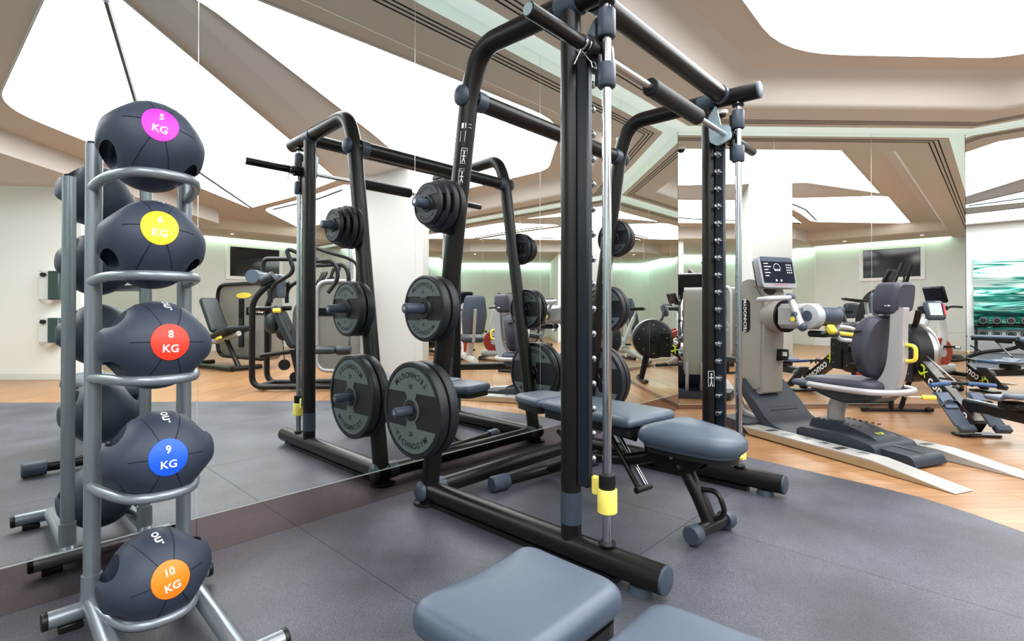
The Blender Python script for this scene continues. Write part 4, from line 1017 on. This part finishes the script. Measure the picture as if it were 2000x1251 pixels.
t = thing('abdominal_machine', 'black tubular abdominal machine with blue rollers beside the white pillar', 'weight machine', (3.33, 1.0, 0), PI/2)
V = lambda x, z, y=.18: (x, y, z)
for y in (.22, -.22):
    MB().tube([V(.58, .055, y), V(-.59, .055, y), V(-.59, 1.12, y), V(-.42, 1.30, y), V(-.30, 1.36, y)], .036, 12, bend=.14).obj('side_frame', M['black'], t)
MB().tube([(-.59, .22, 1.02), (-.59, -.22, 1.02)], .03, 10).obj('cross_bar', M['black'], t)
MB().tube([(-.58, 0, 1.02), (-.20, 0, 1.03)], .03, 10).obj('upper_bar', M['black'], t)
MB().tube([(-.58, 0, .42), (.12, 0, .52)], .03, 10).obj('lower_bar', M['black'], t)
MB().tube([(.56, .22, .055), (.56, -.75, .055)], .036, 10).obj('base_cross', M['black'], t)
MB().tube([(-.50, .22, .055), (-.50, -.22, .055)], .036, 10).obj('base_cross', M['black'], t)
MB().pad(rrect(-.15, .15, 0, .60, .05, 4), 0, .10, .03, lambda u, v, h: (-.40+v*.40+h*.8, u+.05, 1.04-v*.88+h*.3)).obj('backrest', M['vinyldark'], t, 60)
MB().tube([(-.16, .05, .50), (-.06, .05, .06)], .035, 10).obj('back_post', M['black'], t)
MB().pad(rrect(.02, .42, -.18, .28, .06, 4), .46, .54, .03).obj('seat_cushion', M['vinyldark'], t, 60)
MB().tube([(-.58, .25, 1.42), (-.58, -.05, 1.42)], .085, 16).obj('shoulder_roller', M['vinyl'], t)
MB().tube([(-.46, .25, 1.36), (-.32, .25, 1.43)], .06, 16).obj('shoulder_roller', M['vinyldark'], t)
MB().pad(rrect(-.15, .15, 1.16, 1.46, .05, 4), -.05, .05, .025, lambda u, v, h: (-.36+h, u, v)).obj('head_pad', M['vinyl'], t, 60)
MB().tube([(-.55, .0, 1.3), (-.55, .0, 1.66), (.1, 0, 1.66)], .03, 10, bend=.08).obj('swing_arm', M['black'], t)
for y in (.26, -.26):
    MB().tube([(-.35, y, 1.10), (-.35, y, 1.30), (-.06, y, 1.48), (-.18, y, 1.78), (.2, y, 1.62)], .026, 10, bend=.10).obj('pull_handle', M['blackplastic'], t)
    MB().tube([(.02, y, 1.60), (.42, y, 1.62), (.48, y, 1.40), (.34, y, 1.22)], .026, 10, bend=.12).obj('pull_handle', M['blackplastic'], t)
MB().ell((-.42, .0, .84), (.11, .14, .14)).obj('knee_roller', M['vinyldark'], t)
MB().ell((-.25, .1, .72), (.10, .06, .10)).obj('cam_wheel', M['blackplastic'], t)
for x, z in ((-.30, .30), (-.16, .14)): MB().lathe([(0, -.02), (.07, -.02), (.06, 0), (.07, .02), (0, .02)], (x, -.05, z), (0, 1, 0), 18).obj('pulley', M['blackplastic'], t)
MB().tube([(-.30, -.05, .36), (-.36, -.05, 1.0)], .006, 6).obj('cable', M['black'], t)
MB().cyl((-.33, .24, 1.0), (-.24, .24, 1.0), .03, bev=.01).obj('release_grip', M['yellow'], t)
shroud(MB(), -.10, .52, .12, 1.42, -.95, -.74, .16).obj('stack_shroud', M['shroud'], t)
MB().tube([(-.11, -.73, .14), (-.11, -.73, 1.42), (.53, -.73, 1.42), (.53, -.73, .14)], .028, 10, bend=.18, closed=True).obj('shroud_border', M['silver'], t)
MB().box((.12, -.735, .98), (.40, .01, .11)).obj('instruction_band', M['letter'], t)
MB().tube([(.40, -.55, .10), (.40, -.55, 1.88)], .026, 12).obj('guide_post', M['chrome'], t)
MB().tube([(-.15, -.5, 1.90), (.12, -.5, 1.80), (.35, -.5, 1.74), (.52, -.5, 1.66), (.52, -.5, 1.30)], .022, 10, bend=.12).obj('lat_bar', M['black'], t)
MB().cyl((.42, .16, .50), (.60, .16, .50), .06, bev=.015).obj('leg_roller', M['vinyldark'], t)

# bikes along the right-hand mirror
def spin_bike(label, loc, rz):
    t = thing('spin_bike', label, 'exercise bike', loc, rz, 'white spin bikes with red flywheels')
    # local +x forward
    for x in (-.48, .50):
        MB().tube([(x, -.25, .04), (x, .25, .04)], .03, 10).obj('foot_bar', M['blackplastic'], t)
    MB().tube([(-.48, 0, .06), (.0, 0, .30), (.50, 0, .06)], .035, 10, bend=.1).obj('base_frame', M['whiteframe'], t)
    MB().tube([(.0, 0, .30), (-.22, 0, .88)], .035, 10, flat=(1.5, 1)).obj('seat_tube', M['whiteframe'], t)
    MB().tube([(-.05, 0, .42), (.34, 0, .72), (.42, 0, .95)], .045, 10, bend=.12, flat=(1.4, 1)).obj('head_tube', M['whiteframe'], t)
    MB().tube([(.44, .06, .08), (.36, .06, .74)], .03, 10, flat=(1.6, .6)).obj('fork_blade', M['whiteframe'], t)
    w_ = MB().lathe([(.03, -.02), (.18, -.015), (.235, -.03), (.24, 0), (.235, .03), (.18, .015), (.03, .02), (.03, -.02)], (.40, 0, .32), (0, 1, 0), 32).obj('flywheel', M['redwheel'], t)
    MB().cyl((.40, -.05, .32), (.40, .05, .32), .03).obj('hub', M['steel'], w_)
    MB().tube([(-.22, 0, .86), (-.26, 0, 1.0)], .022, 10).obj('seat_post', M['steel'], t)
    MB().pad(rpoly([(-.42, -.10), (-.42, .10), (-.12, .03), (-.12, -.03)], .03), 1.0, 1.06, .02).obj('saddle', M['blackplastic'], t, 60)
    MB().tube([(.42, 0, .93), (.44, 0, 1.12)], .024, 10).obj('stem', M['steel'], t)
    MB().tube([(.70, -.08, 1.16), (.46, -.22, 1.12), (.42, 0, 1.12), (.46, .22, 1.12), (.70, .08, 1.16)], .016, 8, bend=.08).obj('handlebar', M['blackplastic'], t)
    for s in (-1, 1):
        MB().tube([(.0, s*.06, .32), (s*.14, s*.08, .30-s*.08)], .014, 8).obj('crank', M['steel'], t)
        MB().box((s*.14, s*.13, .30-s*.08), (.10, .09, .025)).obj('pedal', M['blackplastic'], t)
    MB().lathe([(0, -.02), (.13, -.02), (.13, .02), (0, .02)], (.0, .06, .32), (0, 1, 0), 24).obj('chain_guard', M['whiteframe'], t)
    return t
spin_bike('white spin bike with red flywheel, nearest the rowing machine', (5.2, 3.95, 0), math.radians(205))
spin_bike('white spin bike with red flywheel, nearest the elliptical trainer', (7.75, 1.05, 0), math.radians(215))

t = thing('recumbent_bike', 'white recumbent bike with grey seat and red flywheel beside the right mirror', 'exercise bike', (6.2, 2.98, 0), math.radians(-12))
MB().tube([(-.72, 0, .12), (.72, 0, .12)], .05, 12, flat=(1, 1.4)).obj('base_beam', M['whiteframe'], t)
for x in (-.66, .68): MB().tube([(x, -.27, .045), (x, .27, .045)], .035, 10).obj('foot_bar', M['blackplastic'], t)
MB().tube([(-.1, 0, .12), (-.30, 0, .46)], .045, 12, flat=(1.4, 1)).obj('seat_mast', M['whiteframe'], t)
MB().pad(rrect(-.52, -.10, -.2, .2, .07, 5), .46, .55, .03, lambda u, v, h: (u, v, h+(u+.3)*.15)).obj('seat_cushion', M['vinyldark'], t, 60)
MB().pad(rpoly([(-.19, .58), (.19, .58), (.23, .92), (.17, 1.26), (-.17, 1.26), (-.23, .92)], .06), 0, .08, .03, lambda u, v, h: (-.55-(v-.55)*.25+h, u, v)).obj('backrest', M['vinyl'], t, 60)
MB().tube([(-.55, 0, .45), (-.72, 0, 1.02)], .03, 10).obj('back_post', M['silver'], t)
MB().tube([(.3, 0, .14), (.55, 0, .60), (.40, 0, 1.15)], .05, 12, bend=.2, flat=(1.3, 1)).obj('console_mast', M['whiteframe'], t)
MB().box((.36, 0, 1.24), (.05, .32, .26), bev=.02, rot=Matrix.Rotation(-.35, 3, 'Y')).obj('console', M['blackplastic'], t)
MB().box((.325, 0, 1.245), (.006, .26, .19), rot=Matrix.Rotation(-.35, 3, 'Y')).obj('console_screen', M['screen'], t)
MB().tube([(.50, -.28, 1.05), (.36, -.22, 1.06), (.42, 0, 1.0), (.36, .22, 1.06), (.50, .28, 1.05)], .016, 8, bend=.06).obj('handlebar', M['blackplastic'], t)
f_ = MB().lathe([(.03, -.03), (.22, -.03), (.23, 0), (.22, .03), (.03, .03), (.03, -.03)], (.45, .0, .36), (0, 1, 0), 32).obj('flywheel', M['redwheel'], t)
MB().cyl((.45, -.06, .36), (.45, .06, .36), .06).obj('hub', M['whiteframe'], f_)
for s in (-1, 1):
    MB().tube([(.30, s*.08, .38), (.30+s*.13, s*.10, .38+s*.08)], .014, 8).obj('crank', M['steel'], t)
    MB().box((.30+s*.13, s*.15, .38+s*.08), (.11, .09, .03)).obj('pedal', M['blackplastic'], t)
    MB().tube([(-.45, s*.25, .62), (-.10, s*.25, .66)], .018, 8).obj('side_grip', M['blackplastic'], t)

# elliptical trainer in front of the television
t = thing('elliptical_trainer', 'tall black elliptical trainer with paired arms under the television', 'exercise machine', (8.72, -.1, 0), math.radians(-120))
t.scale = (1.15, 1.15, 1.12)
MB().box((0, 0, .06), (1.5, .30, .09), bev=.03).obj('base', M['blackplastic'], t)
for x in (-.72, .72): MB().box((x, 0, .03), (.10, .64, .05), bev=.015).obj('foot_bar', M['black'], t)
MB().prism(rpoly([(.15, .1), (.82, .1), (.82, .9), (.62, 1.25), (.40, 1.35), (.30, .8)], .12), lambda u, v, q: (u, q, v), -.17, .17).obj('drive_shroud', M['blackplastic'], t)
MB().lathe([(0, -.03), (.30, -.03), (.32, 0), (.30, .03), (0, .03)], (.50, .19, .55), (0, 1, 0), 32).obj('side_disc', M['navyplate'], t)
MB().tube([(.45, 0, 1.25), (.35, 0, 1.50)], .05, 12).obj('console_mast', M['black'], t)
MB().box((.30, 0, 1.56), (.06, .36, .26), bev=.02, rot=Matrix.Rotation(-.4, 3, 'Y')).obj('console', M['blackplastic'], t)
MB().box((.265, 0, 1.565), (.006, .29, .19), rot=Matrix.Rotation(-.4, 3, 'Y')).obj('console_screen', M['screen'], t)
for s in (-1, 1):
    MB().tube([(.10, s*.26, .30), (.30, s*.28, 1.0), (.15, s*.27, 1.35), (.05, s*.22, 1.68)], .028, 10, bend=.15).obj('swing_arm', M['black'], t)
    MB().tube([(.08, s*.23, 1.60), (.02, s*.21, 1.78)], .034, 10).obj('arm_grip', M['foam'], t)
    MB().tube([(-.70, s*.17, .22), (.12, s*.24, .28)], .03, 10).obj('pedal_beam', M['silver'], t)
    MB().box((-.30, s*.19, .28), (.40, .16, .05), bev=.015).obj('foot_pedal', M['blackplastic'], t)
    MB().tube([(.36, s*.08, 1.40), (.14, s*.20, 1.44), (.14, s*.20, 1.58)], .018, 8, bend=.05).obj('fixed_grip', M['foam'], t)

# ------------------------------------------------------------------ dumbbell rack behind the camera, wavy glass relief
DBO = WF(-7.15, -2.9)
t = thing('dumbbell_rack', 'black two-tier dumbbell rack below the wavy green glass', 'dumbbell rack', DBO, ROT_WF)
for y in (-.95, .95):
    MB().box((-.05, y, .35), (.08, .06, .70), bev=.01, rot=Matrix.Rotation(-.12, 3, 'Y')).obj('rack_post', M['black'], t)
    MB().box((.0, y, .025), (.55, .07, .05), bev=.01).obj('rack_foot', M['black'], t)
for z, x in ((.36, .12), (.66, -.02)):
    for dx in (-.07, .07): MB().box((x+dx, 0, z-dx*.3), (.05, 1.95, .03), rot=Matrix.Rotation(.25, 3, 'Y')).obj('rack_shelf', M['black'], t)
dbp = None
def dumbbell(label, p, rz):
    global dbp
    if dbp is None:
        dbp = thing('dumbbell', label, 'dumbbell', p, rz, 'dumbbells on the rack')
        MB().cyl((-.07, 0, 0), (.07, 0, 0), .017).obj('handle', M['chrome'], dbp)
        for s in (-1, 1):
            hd_ = MB().lathe([(0, 0), (.075, 0), (.085, .012), (.085, .07), (.075, .082), (0, .082)], (s*.065, 0, 0), (s, 0, 0), 28).obj('head', M['rubber'], dbp)
            MB().lathe([(.060, 0), (.068, 0), (.068, .002), (.060, .002), (.060, 0)], (s*.147, 0, 0), (s, 0, 0), 28).obj('head_ring', M['steel'], hd_)
        return dbp
    o = dup(dbp); o['label'] = label; o.location = p; o.rotation_euler = (0, 0, rz); return o
ordn = ['first', 'second', 'third', 'fourth', 'fifth', 'sixth', 'seventh', 'eighth']
for row_, (z, x) in enumerate(((.66, -.02), (.36, .12))):
    for k in range(8):
        p = DBO + D*x - N*(-.82+k*.235) + Vector((0, 0, z+.105))
        dumbbell('round black dumbbell, %s from the mirror end on the %s tier' % (ordn[7-k], ('upper', 'lower')[row_]), p, ROT_WF)
g = MB(); nx, nz = 60, 40; vs = []
for i in range(nx+1):
    for k in range(nz+1):
        u = i/nx*3.4; z = .55 + k/nz*1.75
        h = .05 + .022*math.sin(7*z + 1.8*math.sin(1.7*u)) + .016*math.sin(15*z - 2.5*u + 1.2*math.sin(2.3*u)) + .01*math.sin(3.1*u+4*z)
        vs.append((h, -u, z))
n0 = len(vs)
fs = [(i*(nz+1)+k, (i+1)*(nz+1)+k, (i+1)*(nz+1)+k+1, i*(nz+1)+k+1) for i in range(nx) for k in range(nz)]
c4 = [(0, 0, .55), (0, -3.4, .55), (0, -3.4, 2.3), (0, 0, 2.3)]
vs += c4
ring = [i*(nz+1) for i in range(nx+1)]
fs.append(tuple(ring + [n0+1, n0])); fs.append(tuple([i*(nz+1)+nz for i in range(nx+1)][::-1] + [n0+3, n0+2]))
fs.append(tuple([k for k in range(nz+1)][::-1] + [n0, n0+3])); fs.append(tuple([nx*(nz+1)+k for k in range(nz+1)] + [n0+2, n0+1])); fs.append((n0, n0+1, n0+2, n0+3))
g.add(vs, fs)
o = g.obj('wall_relief', M['wavy'], None, 60); o.location = WF(-7.598, -1.9); o.rotation_euler = (0, 0, ROT_WF)
tag(o, 'wavy green glass relief panel mounted on the wall behind the dumbbell rack', 'wall art')

# wall stations on the white partition
def station(zc, h, label):
    t = thing('wall_dispenser', label, 'wall dispenser', (4.4, -2.93, zc), PI/2, 'wall dispensers on the partition')
    MB().box((0, .06, 0), (.30, .12, h), bev=.015).obj('housing', M['wallpanel'], t)
    MB().box((.08, .10, .0), (.15, .10, h*.98), bev=.01).obj('dark_front', M['greenglass'], t)
    MB().lathe([(0, 0), (.05, 0), (.085, .05), (.075, .05), (.045, .01), (0, .01)], (-.02, .13, -h/2-.05), (0, 0, 1), 20).obj('cup_tray', M['wallpanel'], t)
    MB().cyl((-.06, .10, h/2-.06), (-.06, .16, h/2-.06), .03).obj('dial', M['blackplastic'], t)
station(1.36, .42, 'upper white and dark green wall dispenser on the white partition')
station(.72, .36, 'lower white and dark green wall dispenser on the white partition')
